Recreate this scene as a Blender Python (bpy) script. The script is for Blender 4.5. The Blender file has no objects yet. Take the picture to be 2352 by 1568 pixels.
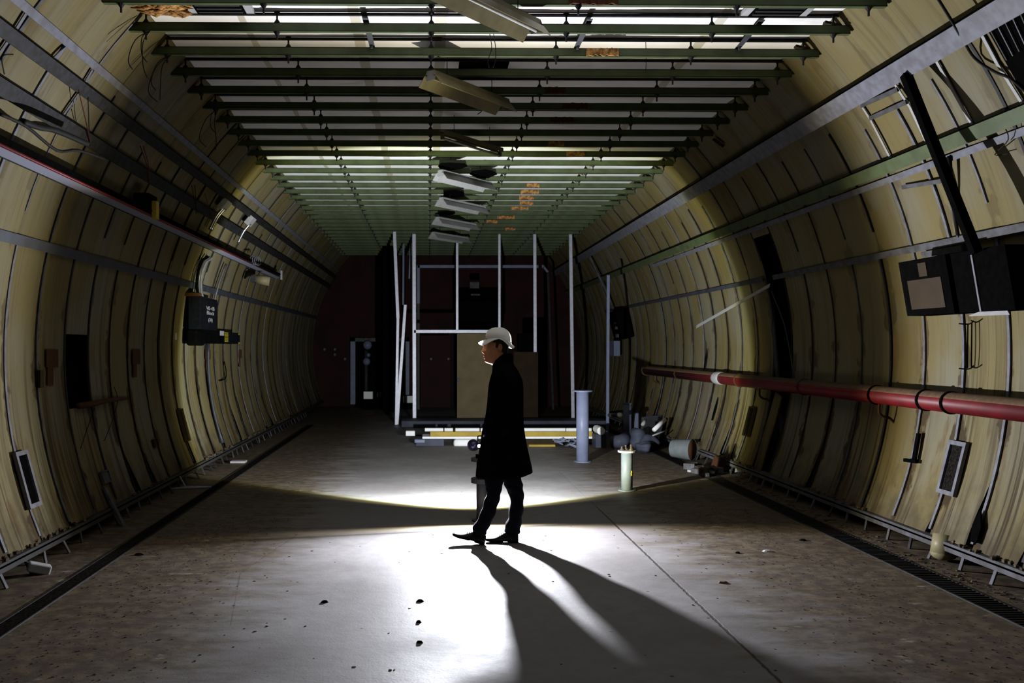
import bpy, bmesh, math, random
from mathutils import Vector, Matrix
random.seed(7)
R_ = math.radians
S = bpy.context.scene
C = S.collection

# ------------------------------------------------------------------ camera
CAMZ = 1.70
F = 2100.0            # focal length in pixels of the 2352 px wide frame
PPX, PPY = 1012.0, 797.0
YAW = 27.0 / F
cd = bpy.data.cameras.new('camera')
cam = bpy.data.objects.new('camera', cd); C.objects.link(cam)
cam.location = (0, 0, CAMZ)
cam.rotation_euler = (R_(90), 0, -YAW)
cd.sensor_width = 36.0
cd.lens = 36.0 * F / 2352
cd.shift_x = (1176 - PPX) / 2352
cd.shift_y = (PPY - 784) / 2352
cd.clip_end = 200
cd.dof.use_dof = True
cd.dof.focus_distance = 8.0
cd.dof.aperture_fstop = 3.2
S.camera = cam

# ------------------------------------------------------------------ world, lamps, exposure
w = bpy.data.worlds.new('world'); S.world = w
w.use_nodes = True
w.node_tree.nodes['Background'].inputs[0].default_value = (0.9, 0.75, 0.5, 1)
w.node_tree.nodes['Background'].inputs[1].default_value = 0.0005
S.view_settings.view_transform = 'Standard'
S.view_settings.look = 'None'
S.view_settings.gamma = 1.0
S.view_settings.exposure = 0.0
S.view_settings.use_curve_mapping = False
cy = S.cycles
cy.use_denoising = True
cy.max_bounces = 6
cy.diffuse_bounces = 1
cy.glossy_bounces = 3
cy.sample_clamp_indirect = 8.0
cy.caustics_reflective = False
cy.caustics_refractive = False

LAMP = Vector((0.49, 8.90, 0.735))     # the twin work light standing on the flanged post
def spot(name, loc, direction, energy, cone, blend, col, radius, power=1.0, peak=(0, 0, -1), edge=None):
    l = bpy.data.lights.new(name, 'SPOT'); l.energy = energy
    l.spot_size = R_(cone); l.spot_blend = blend; l.color = col; l.shadow_soft_size = radius
    o = bpy.data.objects.new(name, l); C.objects.link(o); o.location = loc
    o.rotation_euler = Vector(direction).to_track_quat('-Z', 'Y').to_euler()
    o['kind'] = 'helper'
    # LED chips shine strongest straight ahead: brightness follows the cosine of the angle off the axis
    l.use_nodes = True; t = l.node_tree; e = t.nodes['Emission']
    tc = t.nodes.new('ShaderNodeTexCoord'); sp = t.nodes.new('ShaderNodeVectorMath'); sp.operation = 'DOT_PRODUCT'; sp.inputs[1].default_value = Vector(peak).normalized(); a = t.nodes.new('ShaderNodeMath'); a.operation = 'ABSOLUTE'
    p = t.nodes.new('ShaderNodeMath'); p.operation = 'POWER'; p.inputs[1].default_value = power
    t.links.new(tc.outputs['Normal'], sp.inputs[0]); t.links.new(sp.outputs['Value'], a.inputs[0]); t.links.new(a.outputs[0], p.inputs[0]); t.links.new(p.outputs[0], e.inputs['Strength'])
    if edge:       # LED phosphor: cool white ahead, turning yellow towards the rim of the beam
        d2 = t.nodes.new('ShaderNodeVectorMath'); d2.operation = 'DOT_PRODUCT'; d2.inputs[1].default_value = (0, 0, -1)
        b2 = t.nodes.new('ShaderNodeMath'); b2.operation = 'ABSOLUTE'
        mr = t.nodes.new('ShaderNodeMapRange'); mr.interpolation_type = 'SMOOTHSTEP'; mr.inputs['From Min'].default_value = edge[0]; mr.inputs['From Max'].default_value = edge[1]
        mc = t.nodes.new('ShaderNodeMix'); mc.data_type = 'RGBA'; mc.inputs['A'].default_value = (*edge[2], 1); mc.inputs['B'].default_value = (1, 1, 1, 1)
        t.links.new(tc.outputs['Normal'], d2.inputs[0]); t.links.new(d2.outputs['Value'], b2.inputs[0]); t.links.new(b2.outputs[0], mr.inputs['Value'])
        t.links.new(mr.outputs[0], mc.inputs['Factor']); t.links.new(mc.outputs['Result'], e.inputs['Color'])
    return o
spot('work_light_front_beam', LAMP + Vector((0.0, -0.06, 0)), (0.09, -1, 0.0), 1850, 171, 0.30, (0.90, 0.92, 1.0), 0.022, 0.4, (-0.12, 0.35, -0.9), (0.06, 0.38, (1.0, 0.84, 0.42)))
spot('work_light_back_beam', LAMP + Vector((-0.03, 0.14, 0)), (0, 1, 0.0), 1900, 103, 0.10, (0.82, 0.88, 1.0), 0.03, 0.0, (0, 0, -1), (0.61, 0.71, (1.0, 1.0, 0.50)))
spot('work_light_back_halo', LAMP + Vector((-0.03, 0.14, 0)), (0, 1, 0.0), 300, 113, 0.20, (1.0, 0.92, 0.35), 0.03, 0.0)

# ------------------------------------------------------------------ pixel -> place helpers
cs, sn = math.cos(YAW), math.sin(YAW)
def ray(px, py):
    u = (px - PPX) / F; v = -(py - PPY) / F
    return Vector((u * cs + sn, cs - u * sn, v))
def at(px, py, D):
    d = ray(px, py); t = D / d.y
    return Vector((d.x * t, D, CAMZ + d.z * t))
def atx(px, py, X):
    d = ray(px, py); t = X / d.x
    return Vector((X, d.y * t, CAMZ + d.z * t))
def fl(px, py, z=0.0):
    d = ray(px, py); t = (z - CAMZ) / d.z
    return Vector((d.x * t, d.y * t, z))
TX, TZ, TR = 0.52, 1.654, 3.88         # tunnel axis and lining radius
def hit(px, py, inset=0.0):
    """where the sight line through a pixel meets the curved wall"""
    d = ray(px, py); r = TR - inset
    ox, oz = -TX, CAMZ - TZ
    a = d.x ** 2 + d.z ** 2; b = 2 * (ox * d.x + oz * d.z); c = ox * ox + oz * oz - r * r
    t = (-b + math.sqrt(b * b - 4 * a * c)) / (2 * a)
    return Vector((d.x * t, d.y * t, CAMZ + d.z * t))
def ang(p):
    """side (+1 right, -1 left) and angle above the axis"""
    s = 1 if p.x > TX else -1
    return s, math.atan2(p.z - TZ, s * (p.x - TX))
def wp(s, th, y, inset=0.0):
    r = TR - inset
    return Vector((TX + s * r * math.cos(th), y, TZ + r * math.sin(th)))

# ------------------------------------------------------------------ materials
KA = 0.42     # darkens every paint alike, to keep the bounced light weak
def nt(name):
    m = bpy.data.materials.new(name); m.use_nodes = True
    return m, m.node_tree, m.node_tree.nodes['Principled BSDF']
def mat(name, col, rough=0.6, metal=0.0, var=0.25, scale=18.0, col2=None, bump=0.0, emit=None):
    m, t, b = nt(name)
    b.inputs['Roughness'].default_value = rough
    b.inputs['Metallic'].default_value = metal
    b.inputs['Specular IOR Level'].default_value = 0.5 if metal > 0 or rough < 0.3 else 0.15
    c2 = col2 or tuple(max(0, c * (1 - var)) for c in col)
    col = tuple(c * KA for c in col); c2 = tuple(c * KA for c in c2)
    tc = t.nodes.new('ShaderNodeTexCoord')
    n = t.nodes.new('ShaderNodeTexNoise'); n.inputs['Scale'].default_value = scale; n.inputs['Detail'].default_value = 6
    r = t.nodes.new('ShaderNodeValToRGB')
    r.color_ramp.elements[0].position = 0.38; r.color_ramp.elements[1].position = 0.62
    r.color_ramp.elements[0].color = (*c2, 1); r.color_ramp.elements[1].color = (*col, 1)
    t.links.new(tc.outputs['Object'], n.inputs['Vector']); t.links.new(n.outputs['Fac'], r.inputs['Fac'])
    t.links.new(r.outputs['Color'], b.inputs['Base Color'])
    if bump:
        bp = t.nodes.new('ShaderNodeBump'); bp.inputs['Strength'].default_value = bump; bp.inputs['Distance'].default_value = 0.01
        t.links.new(n.outputs['Fac'], bp.inputs['Height']); t.links.new(bp.outputs['Normal'], b.inputs['Normal'])
    if emit:
        b.inputs['Emission Color'].default_value = (*emit[0], 1); b.inputs['Emission Strength'].default_value = emit[1]
    return m
class NB:
    """tiny node builder"""
    def __init__(s, t): s.t = t
    def n(s, typ, **k):
        x = s.t.nodes.new(typ)
        for a, v in k.items(): setattr(x, a, v)
        return x
    def put(s, sock, v):
        if hasattr(v, 'is_linked') or isinstance(v, bpy.types.NodeSocket): s.t.links.new(v, sock)
        else: sock.default_value = v
    def math(s, op, a, b=0.0, clamp=False):
        x = s.n('ShaderNodeMath', operation=op, use_clamp=clamp); s.put(x.inputs[0], a); s.put(x.inputs[1], b); return x.outputs[0]
    def noise(s, vec, scale, detail=5, rough=0.55):
        x = s.n('ShaderNodeTexNoise'); x.inputs['Scale'].default_value = scale; x.inputs['Detail'].default_value = detail
        x.inputs['Roughness'].default_value = rough; s.t.links.new(vec, x.inputs['Vector']); return x.outputs['Fac']
    def mapv(s, vec, sc, loc=(0, 0, 0)):
        x = s.n('ShaderNodeMapping'); x.inputs['Scale'].default_value = sc; x.inputs['Location'].default_value = loc
        s.t.links.new(vec, x.inputs['Vector']); return x.outputs[0]
    def ss(s, v, lo, hi, a=0.0, b=1.0):
        x = s.n('ShaderNodeMapRange', interpolation_type='SMOOTHSTEP'); s.put(x.inputs['Value'], v)
        x.inputs['From Min'].default_value = lo; x.inputs['From Max'].default_value = hi
        x.inputs['To Min'].default_value = a; x.inputs['To Max'].default_value = b; return x.outputs[0]
    def dim(s, a, k=1.0): return s.mix(KA * k, (0.0, 0.0, 0.0), a)
    def mix(s, f, a, b):
        x = s.n('ShaderNodeMix', data_type='RGBA'); s.put(x.inputs['Factor'], f)
        for sk, v in ((x.inputs['A'], a), (x.inputs['B'], b)):
            if isinstance(v, tuple): sk.default_value = (*v, 1)
            else: s.t.links.new(v, sk)
        return x.outputs['Result']

PITCH = 0.59
def wall_material(name, seam0, seed):
    m, t, b = nt(name); k = NB(t)
    P = k.n('ShaderNodeTexCoord').outputs['Object']
    sep = k.n('ShaderNodeSeparateXYZ'); t.links.new(P, sep.inputs[0])
    y, z = sep.outputs[1], sep.outputs[2]
    u = k.math('DIVIDE', k.math('SUBTRACT', y, seam0), PITCH)
    cell = k.math('FLOOR', u); fr = k.math('FRACT', u)
    wn = k.n('ShaderNodeTexWhiteNoise', noise_dimensions='1D'); t.links.new(k.math('ADD', cell, seed), wn.inputs['W'])
    rnd = wn.outputs['Value']
    big = k.noise(k.mapv(P, (0.5, 0.9, 0.5), (seed, 0, 0)), 1.3, 4)
    streak = k.noise(k.mapv(P, (0.55, 11, 0.55), (0, seed, 0)), 1.0, 6, 0.6)
    fine = k.noise(k.mapv(P, (1.2, 42, 1.2), (0, seed * 2, 0)), 1.0, 5, 0.65)
    blot = k.noise(P, 6.0, 6)
    col = k.mix(rnd, (0.50, 0.39, 0.14), (0.57, 0.475, 0.22))
    col = k.mix(k.ss(big, 0.40, 0.66), col, (0.58, 0.53, 0.36))
    col = k.mix(k.math('MULTIPLY', k.ss(fine, 0.50, 0.72), 0.30), col, (0.30, 0.20, 0.07))
    clump = k.ss(k.noise(k.mapv(P, (0.25, 1.9, 0.25), (seed, 4, 0)), 1.0, 3), 0.38, 0.55)
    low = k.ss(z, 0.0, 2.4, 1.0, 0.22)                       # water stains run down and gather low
    wn2 = k.n('ShaderNodeTexWhiteNoise', noise_dimensions='1D'); t.links.new(k.math('ADD', cell, seed * 3.7), wn2.inputs['W'])
    dirty = k.ss(wn2.outputs['Value'], 0.15, 0.9, 0.45, 1.0)
    st = k.math('MULTIPLY', k.math('MULTIPLY', k.ss(streak, 0.44, 0.62), low), k.math('MULTIPLY', dirty, k.math('ADD', k.math('MULTIPLY', clump, 0.9), 0.15)))
    col = k.mix(k.math('MULTIPLY', st, 0.95), col, (0.15, 0.085, 0.022))
    drip = k.noise(k.mapv(P, (0.35, 23, 0.35), (2, seed, 0)), 1.0, 4, 0.6)
    col = k.mix(k.math('MULTIPLY', k.math('MULTIPLY', k.ss(drip, 0.53, 0.60), low), k.math('MULTIPLY', clump, 0.85)), col, (0.09, 0.05, 0.015))
    # grime creeping out of the joints
    edge = k.math('MINIMUM', fr, k.math('SUBTRACT', 1.0, fr))
    wob = k.noise(k.mapv(P, (1.5, 2, 1.5)), 1.6, 5)
    g = k.ss(k.math('SUBTRACT', edge, k.math('MULTIPLY', k.ss(wob, 0.42, 0.72), 0.24)), -0.02, 0.045, 1.0, 0.0)
    col = k.mix(k.math('MULTIPLY', g, k.ss(z, 0.2, 3.6, 0.95, 0.25)), col, (0.12, 0.065, 0.018))
    col = k.mix(k.math('MULTIPLY', k.ss(k.noise(k.mapv(P, (1, 3.0, 1), (9, 0, 0)), 1.5, 7), 0.60, 0.70), k.ss(z, 0.1, 2.6, 0.75, 0.1)), col, (0.33, 0.17, 0.045))
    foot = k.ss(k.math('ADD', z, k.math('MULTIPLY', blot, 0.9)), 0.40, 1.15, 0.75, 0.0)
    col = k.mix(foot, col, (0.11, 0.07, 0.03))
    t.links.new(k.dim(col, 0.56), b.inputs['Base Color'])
    b.inputs['Roughness'].default_value = 0.72
    b.inputs['Specular IOR Level'].default_value = 0.12
    bp = k.n('ShaderNodeBump'); bp.inputs['Strength'].default_value = 0.35; bp.inputs['Distance'].default_value = 0.01
    t.links.new(k.math('ADD', fine, blot), bp.inputs['Height']); t.links.new(bp.outputs['Normal'], b.inputs['Normal'])
    return m

def floor_material():
    m, t, b = nt('concrete_floor'); k = NB(t)
    P = k.n('ShaderNodeTexCoord').outputs['Object']
    sep = k.n('ShaderNodeSeparateXYZ'); t.links.new(P, sep.inputs[0])
    x, y = sep.outputs[0], sep.outputs[1]
    n1 = k.noise(P, 0.9, 6); n2 = k.noise(P, 9, 7, 0.65); n3 = k.noise(k.mapv(P, (1, 2.2, 1), (3, 5, 0)), 2.2, 8, 0.65)
    n4 = k.noise(P, 70, 4, 0.7)
    col = k.mix(k.ss(n1, 0.35, 0.68), (0.34, 0.315, 0.31), (0.44, 0.42, 0.415))
    col = k.mix(k.math('MULTIPLY', k.ss(n2, 0.35, 0.72), 0.45), col, (0.26, 0.24, 0.235))
    col = k.mix(k.math('MULTIPLY', k.ss(n4, 0.55, 0.75), 0.3), col, (0.18, 0.16, 0.14))
    # dirt and grit lying towards the sides
    side = k.math('ABSOLUTE', k.math('SUBTRACT', x, 0.45))
    dirt = k.math('MULTIPLY', k.ss(k.math('ADD', side, k.math('MULTIPLY', n3, 2.2)), 2.35, 3.3), 0.92)
    col = k.mix(dirt, col, k.mix(k.ss(n2, 0.4, 0.65), (0.085, 0.05, 0.022), (0.22, 0.16, 0.085)))
    pale = k.math('MULTIPLY', k.ss(n3, 0.62, 0.69), k.ss(side, 1.2, 2.2))
    col = k.mix(k.math('MULTIPLY', pale, 0.8), col, (0.58, 0.55, 0.48))
    # chips, pits and drips
    v = k.n('ShaderNodeTexVoronoi'); v.inputs['Scale'].default_value = 5.0; t.links.new(P, v.inputs['Vector'])
    wn = k.n('ShaderNodeTexWhiteNoise', noise_dimensions='3D'); t.links.new(v.outputs['Color'], wn.inputs['Vector'])
    pit = k.math('LESS_THAN', k.math('ADD', v.outputs['Distance'], k.math('MULTIPLY', n2, 0.10)), k.math('MULTIPLY', k.ss(wn.outputs['Value'], 0.45, 1.0), 0.115))
    col = k.mix(k.math('MULTIPLY', pit, 0.9), col, (0.035, 0.028, 0.022))
    # expansion joint and hairline cracks
    jx = k.math('ABSOLUTE', k.math('SUBTRACT', x, k.math('ADD', 1.775, k.math('MULTIPLY', k.noise(P, 14, 3), 0.022))))
    j = k.math('MULTIPLY', k.ss(jx, 0.006, 0.013, 1.0, 0.0), k.ss(y, 9.2, 10.2, 1.0, 0.12))  # joint painted fainter further in, where the far beam washes it out
    cx = k.math('ABSOLUTE', k.math('SUBTRACT', x, k.math('ADD', -1.42, k.math('MULTIPLY', k.math('ABSOLUTE', k.math('SUBTRACT', y, 6.9)), 0.16))))
    cr = k.math('MULTIPLY', k.ss(k.math('ADD', cx, k.math('MULTIPLY', n2, 0.03)), 0.016, 0.022, 1.0, 0.0), k.math('MULTIPLY', k.math('GREATER_THAN', y, 5.6), k.math('LESS_THAN', y, 8.3)))
    col = k.mix(k.math('MULTIPLY', j, 0.9), col, (0.04, 0.03, 0.025))
    col = k.mix(k.math('MULTIPLY', cr, 0.6), col, (0.08, 0.07, 0.06))
    t.links.new(k.dim(col), b.inputs['Base Color'])
    t.links.new(k.ss(n1, 0.3, 0.7, 0.55, 0.75), b.inputs['Roughness'])
    b.inputs['Specular IOR Level'].default_value = 0.3
    h = k.math('SUBTRACT', k.math('ADD', k.math('MULTIPLY', n2, 0.5), k.math('MULTIPLY', n4, 0.25)), k.math('ADD', k.math('MULTIPLY', pit, 0.6), j))
    bp = k.n('ShaderNodeBump'); bp.inputs['Strength'].default_value = 0.35; bp.inputs['Distance'].default_value = 0.012
    t.links.new(h, bp.inputs['Height']); t.links.new(bp.outputs['Normal'], b.inputs['Normal'])
    return m

def ceiling_material():
    m, t, b = nt('ceiling_board'); k = NB(t)
    P = k.n('ShaderNodeTexCoord').outputs['Object']
    sep = k.n('ShaderNodeSeparateXYZ'); t.links.new(P, sep.inputs[0])
    x = sep.outputs[0]
    n1 = k.noise(P, 1.4, 5); n2 = k.noise(k.mapv(P, (1, 5, 1)), 1.2, 6)
    col = k.mix(k.ss(n1, 0.35, 0.7), (0.80, 0.78, 0.75), (0.97, 0.96, 0.95))
    col = k.mix(k.math('MULTIPLY', k.ss(n2, 0.60, 0.75), 0.4), col, (0.42, 0.32, 0.2))
    for cx, hw in ((-0.60, 0.05), (0.10, 0.055), (2.38, 0.05), (-1.52, 0.03)):
        d = k.math('ABSOLUTE', k.math('SUBTRACT', x, k.math('ADD', cx, k.math('MULTIPLY', k.math('SUBTRACT', n1, 0.5), 0.06))))
        col = k.mix(k.math('MULTIPLY', k.ss(d, hw * 0.8, hw, 1.0, 0.0), 0.7), col, (0.40, 0.355, 0.23))
    t.links.new(k.dim(col, 1.9), b.inputs['Base Color']); b.inputs['Roughness'].default_value = 0.8
    return m

M = {}
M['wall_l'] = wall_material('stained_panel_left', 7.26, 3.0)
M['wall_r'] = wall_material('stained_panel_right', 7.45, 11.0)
M['floor'] = floor_material()
M['ceil'] = ceiling_material()
M['lining'] = mat('dark_lining', (0.022, 0.017, 0.012), 0.9)
M['endred'] = mat('dark_red_paint', (0.045, 0.003, 0.003), 0.7, var=0.5, scale=2)
M['green'] = mat('green_grey_paint', (0.145, 0.19, 0.085), 0.55, col2=(0.11, 0.14, 0.062), scale=7)
M['darkrail'] = mat('dark_steel', (0.040, 0.040, 0.046), 0.6, 0.0, col2=(0.018, 0.016, 0.014))
M['bluerail'] = mat('blue_grey_steel', (0.075, 0.085, 0.12), 0.55, 0.1, col2=(0.05, 0.05, 0.055), scale=5)
M['galv'] = mat('galvanised_steel', (0.30, 0.305, 0.35), 0.5, 0.0, col2=(0.22, 0.21, 0.24), scale=12)
M['galvdull'] = mat('dull_galvanised_steel', (0.17, 0.17, 0.19), 0.6, 0.0, col2=(0.10, 0.095, 0.09), scale=9)
M['bright'] = mat('clean_white', (1.9, 1.9, 1.9), 0.5, var=0.06)
M['stud'] = mat('bright_stud_metal', (1.15, 1.15, 1.32), 0.4, 0.2, var=0.15)
M['white'] = mat('dusty_white', (0.72, 0.71, 0.70), 0.5, var=0.12)
M['cream'] = mat('cream_enamel', (0.46, 0.40, 0.22), 0.45, var=0.2, scale=8)
M['chrome'] = mat('bright_conduit', (0.75, 0.75, 0.78), 0.25, 0.9, var=0.1)
M['black'] = mat('black_paint', (0.006, 0.006, 0.006), 0.8)
M['blackbox'] = mat('black_enamel', (0.014, 0.015, 0.02), 0.7)
M['red'] = mat('red_pipe_paint', (0.30, 0.018, 0.022), 0.45, col2=(0.20, 0.015, 0.018), scale=6)
M['dust'] = mat('dusty_rust', (0.22, 0.13, 0.07), 0.9, scale=25)
M['rust'] = mat('rust', (0.13, 0.052, 0.02), 0.85, scale=20)
M['insul'] = mat('orange_insulation', (0.95, 0.50, 0.15), 0.95, col2=(0.30, 0.12, 0.04), scale=22, bump=0.8)
M['grate'] = mat('grating', (0.035, 0.03, 0.025), 0.8, col2=(0.01, 0.01, 0.01), scale=60)
M['wood'] = mat('yellow_timber', (0.95, 0.66, 0.10), 0.6, var=0.2, scale=4)
M['beige'] = mat('beige_board', (0.40, 0.31, 0.17), 0.7, var=0.2, scale=3)
M['darkboard'] = mat('dim_brown_board', (0.07, 0.04, 0.02), 0.8, var=0.2, scale=6)
M['brown'] = mat('brown_board', (0.06, 0.035, 0.012), 0.7, var=0.2, scale=6)
M['bluepaint'] = mat('pale_blue_paint', (0.33, 0.37, 0.55), 0.4, var=0.15, scale=6)
M['postgrey'] = mat('pale_grey_paint', (0.27, 0.30, 0.31), 0.45, var=0.15, scale=10)
M['darkgrey'] = mat('dark_grey_paint', (0.075, 0.072, 0.07), 0.5, var=0.2, scale=10)
M['bag'] = mat('blue_grey_duct', (0.13, 0.145, 0.21), 0.6, var=0.3, scale=5, bump=0.5)
M['yellow'] = mat('yellow_sticker', (0.75, 0.62, 0.02), 0.5)
M['trash'] = mat('grit', (0.19, 0.14, 0.085), 0.9, col2=(0.04, 0.03, 0.02), scale=12)
M['tornwire'] = mat('wire_black', (0.015, 0.012, 0.01), 0.7)
M['redwire'] = mat('wire_red', (0.16, 0.02, 0.015), 0.6)
M['glassy'] = mat('dark_lens', (0.05, 0.05, 0.16), 0.08, 0.2)
M['ledglow'] = mat('led_glow', (1, 1, 1), 0.4, emit=((0.93, 0.85, 1.0), 60.0))
M['skin'] = mat('skin', (0.95, 0.40, 0.20), 0.5, var=0.12, scale=30)
M['skin'].node_tree.nodes['Principled BSDF'].inputs['Subsurface Weight'].default_value = 0.05
M['hair'] = mat('brown_hair', (0.06, 0.032, 0.015), 0.6, var=0.5, scale=120)
M['coat'] = mat('black_wool', (0.008, 0.008, 0.009), 0.9)
for q_ in ('coat', 'black', 'blackbox', 'grate', 'lining'): M[q_].node_tree.nodes['Principled BSDF'].inputs['Specular IOR Level'].default_value = 0.0
M['trouser'] = mat('navy_cloth', (0.007, 0.008, 0.014), 0.95)
M['trouser'].node_tree.nodes['Principled BSDF'].inputs['Specular IOR Level'].default_value = 0.04
M['shoe'] = mat('black_leather', (0.012, 0.012, 0.014), 0.4)
M['shadedeye'] = mat('shaded_eye_white', (0.22, 0.16, 0.13), 0.4)  # eye white painted darker, for the shade in the eye socket

def translucent(name, col, amount):
    m, t, b = nt(name); k = NB(t)
    b.inputs['Base Color'].default_value = (*col, 1); b.inputs['Roughness'].default_value = 0.35
    tr = k.n('ShaderNodeBsdfTranslucent'); tr.inputs['Color'].default_value = (*col, 1)
    mx = k.n('ShaderNodeMixShader'); mx.inputs[0].default_value = amount
    o = t.nodes['Material Output']
    t.links.new(b.outputs[0], mx.inputs[1]); t.links.new(tr.outputs[0], mx.inputs[2]); t.links.new(mx.outputs[0], o.inputs[0])
    return m
M['helmet'] = translucent('white_plastic_shell', (0.93, 0.92, 0.86), 0.62)

# ------------------------------------------------------------------ mesh builder
class MB:
    def __init__(s): s.v = []; s.f = []; s.mi = []; s.cur = 0
    def add(s, vs, fs):
        b = len(s.v); s.v += [Vector(v) for v in vs]
        for f in fs: s.f.append([b + i for i in f]); s.mi.append(s.cur)
        return s
    def hexa(s, c):           # 8 corners: bottom ring 0-3, top ring 4-7
        return s.add(c, [(3, 2, 1, 0), (4, 5, 6, 7), (0, 1, 5, 4), (1, 2, 6, 5), (2, 3, 7, 6), (3, 0, 4, 7)])
    def box(s, lo, hi):
        a, b = lo, hi
        return s.hexa([(a[0], a[1], a[2]), (b[0], a[1], a[2]), (b[0], b[1], a[2]), (a[0], b[1], a[2]),
                       (a[0], a[1], b[2]), (b[0], a[1], b[2]), (b[0], b[1], b[2]), (a[0], b[1], b[2])])
    def cbox(s, c, size, rot=None):
        h = [x / 2 for x in size]; c = Vector(c)
        pts = [Vector((x * h[0], y * h[1], z * h[2])) for z in (-1, 1) for x, y in ((-1, -1), (1, -1), (1, 1), (-1, 1))]
        if rot is not None: pts = [rot @ p for p in pts]
        return s.hexa([c + p for p in pts])
    def bar(s, p0, p1, wd, ht, up=(0, 0, 1)):
        p0, p1 = Vector(p0), Vector(p1); d = (p1 - p0).normalized(); u = Vector(up)
        sd = d.cross(u).normalized(); u = sd.cross(d).normalized()
        q = [sd * a * wd / 2 + u * b * ht / 2 for a, b in ((-1, -1), (1, -1), (1, 1), (-1, 1))]
        return s.hexa([p0 + x for x in q] + [p1 + x for x in q])
    def tube(s, pts, r, n=10, caps=True):
        pts = [Vector(p) for p in pts]
        if 3 <= len(pts) <= 8 and not isinstance(r, (list, tuple)):       # bend wires and pipes smoothly
            q = []
            for k in range(len(pts) - 1):
                p0, p1, p2, p3 = pts[max(k - 1, 0)], pts[k], pts[k + 1], pts[min(k + 2, len(pts) - 1)]
                for f in (0, .25, .5, .75):
                    q.append(0.5 * (2 * p1 + (p2 - p0) * f + (2 * p0 - 5 * p1 + 4 * p2 - p3) * f * f + (3 * p1 - p0 - 3 * p2 + p3) * f ** 3))
            pts = q + [pts[-1]]
        rs = r if isinstance(r, (list, tuple)) else [r] * len(pts)
        d0 = (pts[1] - pts[0]).normalized()
        u = d0.cross(Vector((0, 0, 1)))
        if u.length < 1e-3: u = d0.cross(Vector((1, 0, 0)))
        u.normalize(); vs = []
        for i, p in enumerate(pts):
            a = pts[max(0, i - 1)]; b = pts[min(len(pts) - 1, i + 1)]
            d = (b - a).normalized(); u = (u - d * u.dot(d)).normalized(); v = d.cross(u)
            vs += [p + (u * math.cos(2 * math.pi * k / n) + v * math.sin(2 * math.pi * k / n)) * rs[i] for k in range(n)]
        m = len(pts)
        fs = [(i * n + k, i * n + (k + 1) % n, (i + 1) * n + (k + 1) % n, (i + 1) * n + k) for i in range(m - 1) for k in range(n)]
        if caps: fs += [tuple(reversed(range(n))), tuple((m - 1) * n + k for k in range(n))]
        return s.add(vs, fs)
    def rings(s, rings, caps=True):
        n = len(rings[0]); vs = [v for r in rings for v in r]; m = len(rings)
        fs = [(i * n + k, i * n + (k + 1) % n, (i + 1) * n + (k + 1) % n, (i + 1) * n + k) for i in range(m - 1) for k in range(n)]
        if caps: fs += [tuple(reversed(range(n))), tuple((m - 1) * n + k for k in range(n))]
        return s.add(vs, fs)
    def ball(s, c, r, nu=14, nv=8):
        c = Vector(c); r = r if isinstance(r, (tuple, list)) else (r, r, r)
        rg = []
        for j in range(nv + 1):
            a = -math.pi / 2 + math.pi * j / nv; ca = max(math.cos(a), 0.02)
            rg.append([c + Vector((r[0] * ca * math.cos(2 * math.pi * i / nu), r[1] * ca * math.sin(2 * math.pi * i / nu), r[2] * math.sin(a))) for i in range(nu)])
        return s.rings(rg)
    def build(s, name, mats, parent=None, smooth=False, bevel=0.0, local=None):
        me = bpy.data.meshes.new(name)
        if parent is not None: org = parent.matrix_world_loc if False else Vector(WLOC[parent.name])
        elif local is not None: org = Vector(local)
        else:
            lo = [min(v[i] for v in s.v) for i in range(3)]; hi = [max(v[i] for v in s.v) for i in range(3)]
            org = Vector(((lo[0] + hi[0]) / 2, (lo[1] + hi[1]) / 2, lo[2]))
        me.from_pydata([tuple(v - org) for v in s.v], [], s.f)
        mats = mats if isinstance(mats, (list, tuple)) else [mats]
        for m in mats: me.materials.append(M[m] if isinstance(m, str) else m)
        for p, i in zip(me.polygons, s.mi): p.material_index = i; p.use_smooth = smooth
        bm = bmesh.new(); bm.from_mesh(me); bmesh.ops.recalc_face_normals(bm, faces=bm.faces); bm.to_mesh(me); bm.free()
        me.update()
        o = bpy.data.objects.new(name, me); C.objects.link(o)
        if parent is not None: o.parent = parent; WLOC[o.name] = org
        else: o.location = org; WLOC[o.name] = org
        if bevel:
            b = o.modifiers.new('bevel', 'BEVEL'); b.width = bevel; b.segments = 2; b.limit_method = 'ANGLE'
        return o
WLOC = {}
def tag(o, label, cat, group=None, kind='thing'):
    o['label'] = label; o['category'] = cat; o['kind'] = kind
    if group: o['group'] = group
    return o
def thing(name, loc, label, cat, group=None):
    o = bpy.data.objects.new(name, None); C.objects.link(o); o.location = loc; WLOC[o.name] = Vector(loc)
    o.empty_display_size = 0.1
    return tag(o, label, cat, group)
def struct(o): o['kind'] = 'structure'; return o
def dup(root, loc, label=None, group=None):
    r = root.copy(); C.objects.link(r); r.location = loc
    if label: r['label'] = label
    if group: r['group'] = group
    WLOC[r.name] = Vector(loc)
    for ch in list(root.children):
        c = ch.copy(); C.objects.link(c); c.parent = r
        for g in ch.children:
            d = g.copy(); C.objects.link(d); d.parent = c
    return r

# ================================================================== SETTING
Y0, Y1 = -2.5, 26.4
TH0, TH1 = math.asin((0.17 - TZ) / TR), math.asin((4.40 - TZ) / TR)

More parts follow.
